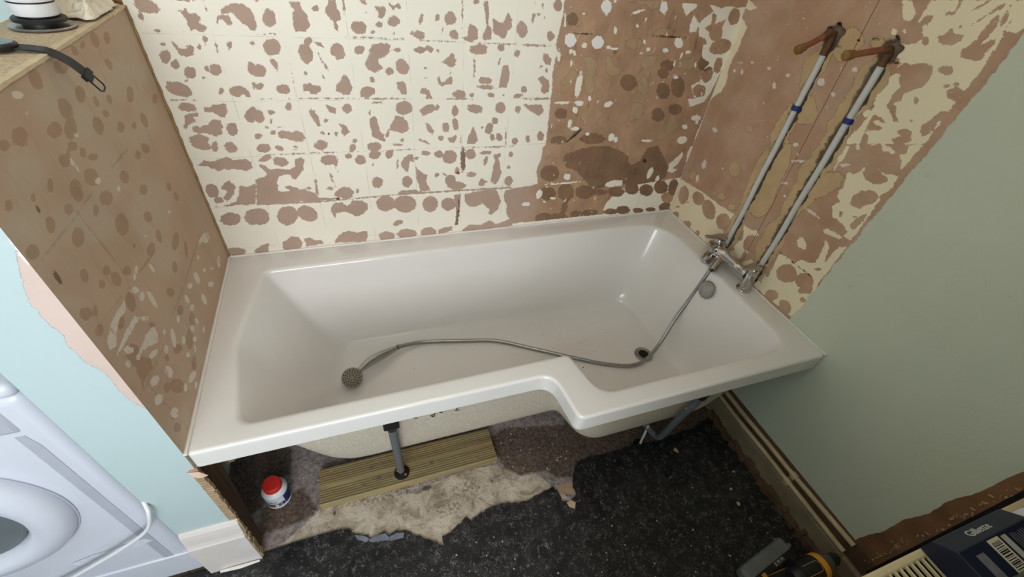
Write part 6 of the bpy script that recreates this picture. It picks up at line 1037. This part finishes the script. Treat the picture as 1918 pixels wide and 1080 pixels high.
# ------------------------------------------------------------------ cordless drill standing on its battery
dr = thing('cordless_drill', (1.53, -1.262, 0), 'yellow and black cordless drill standing near the radiator', 'drill')
M['yellow'] = simple('yellow_shell', srgb(228, 158, 34), .45)
M['gunmetal'] = simple('dark_grey_cast', srgb(78, 78, 76), .5)
ax0 = Vector((1.455, -1.262, .178)); axd = Vector((1, .02, 0)).normalized(); Mx = frame(ax0, axd)
hb = MB().lathe([(.0, -.045), (.022, -.045), (.030, -.035), (.033, -.01), (.034, .03), (.034, .058), (.0, .058)], Mx, 32).build('motor_housing', M['black_plastic'], dr)
MB().lathe([(.0345, .040), (.0360, .044), (.0360, .060), (.0345, .064), (.030, .064)], Mx, 32).build('yellow_collar', M['yellow'], dr)
MB().lathe([(.0355, -.02), (.0358, -.018), (.0358, .052), (.0352, .054)], Mx, 32).build('yellow_band', M['black_plastic'], dr)
ys = MB()
for sgn in (-1, 1):
    vs = []
    for k in range(7):
        a = math.radians(90+sgn*(28+k*4))
        for s_ in (-.03, .045):
            vs.append(Mx @ Vector((.0363*math.cos(a), .0363*math.sin(a), s_)))
    ys.add(vs, [(2*k, 2*k+1, 2*k+3, 2*k+2) for k in range(6)])
MB().lathe([(.033, .064), (.0325, .075), (.028, .090), (.022, .098), (.0, .098)], Mx, 32).build('gearbox', M['gunmetal'], dr)
MB().lathe([(.018, .098), (.0185, .102), (.0175, .122), (.012, .132), (.0, .132)], Mx, 24).build('chuck', M['black_plastic'], dr)
MB().tube([ax0+axd*.13, ax0+axd*.162], .0038, 6).build('driver_bit', M['brass'], dr)
MB().prism([(-.020, .0), (.018, .0), (.024, -.10), (-.012, -.10)], 1, -.015, .015).build('grip', M['black_plastic'], dr, smooth=False, bevel=.006).location = (1.46, -1.262, .155)
MB().box((1.425, -1.297, .052), (1.52, -1.227, .066)).build('grip_foot', M['black_plastic'], dr, bevel=.005)
MB().box((1.420, -1.300, .004), (1.525, -1.224, .052)).build('battery', M['yellow'], dr, bevel=.006)
# thin yellow outline of the rating label on top of the housing
ol = MB()
pp = []
for (al, s_) in ((-22, -.015), (-22, .034), (-14, .040), (14, .040), (22, .034), (22, -.015)):
    a = math.radians(90+al); pp.append(Mx @ Vector((.0364*math.cos(a), .0364*math.sin(a), s_)))
ol.tube(pp, .0006, 5).build('label_outline', simple('pale_yellow_print', srgb(196, 176, 120), .5), hb)

# translucent case on the floor
ca = thing('bit_case', (1.50, -1.20, 0), 'grey translucent plastic case with black label lying on the floor', 'case')
cdir = Vector((.985, .17, 0)).normalized(); cs = Vector((-cdir.y, cdir.x, 0))
Mc = Matrix(((cdir.x, cs.x, 0, 1.472), (cdir.y, cs.y, 0, -1.190), (0, 0, 1, .004), (0, 0, 0, 1)))
mcg = mat_clear('smoky_plastic', srgb(150, 156, 152))
MB().box((-.10, -.028, .0), (.105, .028, .045), Mc).build('body', mcg, ca, bevel=.012, seg=3)
MB().box((.100, -.012, .012), (.122, .002, .034), Mc).build('hang_tab', mcg, ca, bevel=.005)
MB().box((-.085, -.020, .004), (.088, .020, .034), Mc).build('insert', M['gunmetal'], ca, smooth=False)
MB().box((-.075, -.0295, .010), (.105, -.0283, .040), Mc).build('label', M['black_plastic'], ca, smooth=False)
MB().box((-.08, -.030, .0455), (.10, -.012, .0462), Mc).build('top_label', M['black_plastic'], ca, smooth=False)
Mtx = Mc @ Matrix.Translation((.03, -.021, .0464))
text_mesh('II M M', .016, Mtx, M['silver'], 'label_lettering', ca, .0002)
MB().box((-.055, -.0304, .0462), (-.040, -.018, .0467), Mc).build('yellow_mark', M['yellow'], ca, smooth=False)

# ------------------------------------------------------------------ torn scraps and grit on the lino
paper = simple('torn_paper', srgb(206, 180, 146), .9, scale=30, amt=.1)
def scrap(x, y, s_, lab, seed):
    rr = random.Random(seed); n = rr.randint(5, 7)
    pts = [(x+s_*rr.uniform(.6, 1.2)*math.cos(2*math.pi*k/n), y+s_*rr.uniform(.6, 1.2)*math.sin(2*math.pi*k/n)) for k in range(n)]
    o = MB().prism(pts, 2, .0036, .0050).build('paper_scrap', paper, smooth=False)
    tag(o, lab, 'scrap', 'torn scraps on the lino')
scrap(.958, -.842, .017, 'beige paper scrap at the ragged lino edge', 1)
scrap(1.435, -.775, .011, 'tiny tan scrap on black lino below the bath rim', 2)
scrap(1.545, -.96, .006, 'tiny pale scrap near the skirting, farther of two', 3)
scrap(1.535, -1.01, .009, 'tiny pale scrap near the skirting, nearer of two', 4)
scrap(1.60, -.91, .005, 'smallest pale scrap beside the skirting board', 5)
gr = MB(); rr = random.Random(12)
for i in range(260):
    if i < 170:
        x, y = rr.uniform(.02, 1.05), rr.uniform(-.86, -.50); z = .0
        if .16 < x < .765 and -.635 < y < -.50: continue
    else:
        x, y = rr.uniform(.1, 1.6), rr.uniform(-1.15, -.86); z = .0036
    s_ = rr.uniform(.0010, .0032)
    gr.lathe([(0, -s_*.6), (s_, -s_*.2), (s_*.7, s_*.5), (0, s_*.7)], Matrix.Translation((x, y, z+s_*.5)) @ Matrix.Rotation(rr.uniform(0, 3), 4, 'Z') @ Matrix.Scale(rr.uniform(.6, 1.5), 4, (1, 0, 0)), 5)
go = gr.build('grit', simple('pale_grit', srgb(196, 184, 166), .9), smooth=False)
go['kind'] = 'stuff'; go['label'] = 'pale crumbs of plaster grit scattered over screed and lino'; go['category'] = 'grit'
# specks of dirt on the bath floor
dt = MB(); rr = random.Random(15)
for i in range(46):
    x, y = rr.gauss(1.15, .14), rr.gauss(-.36, .07)
    if i % 5 == 0: x, y = rr.uniform(.36, 1.4), rr.uniform(-.52, -.25)
    s_ = rr.uniform(.0006, .0016) if i else .0026
    dt.lathe([(0, 0), (s_, 0), (s_*.6, s_*.7), (0, s_*.8)], Matrix.Translation((x, y, FZ+.0006)), 6)
do = dt.build('dirt_specks', M['hole'], smooth=False)
do['kind'] = 'stuff'; do['label'] = 'dark specks of dirt on the bath floor'; do['category'] = 'dirt'

# made-up fitting (out of view): a rose and flex above the added fill light
cl = thing('fill_light_fitting', (.62, -.95, ZC), 'white ceiling rose and flex added above the unseen fill light', 'lamp')
MB().lathe([(.045, ZC-.001), (.045, ZC-.012), (.02, ZC-.028), (.006, ZC-.03)], Matrix.Translation((.62, -.95, 0)), 28).build('added_ceiling_rose', M['white_plastic'], cl)
MB().tube([(.62, -.95, ZC-.028), (.62, -.95, 2.30)], .004, 10).build('added_flex', M['white_plastic'], cl)
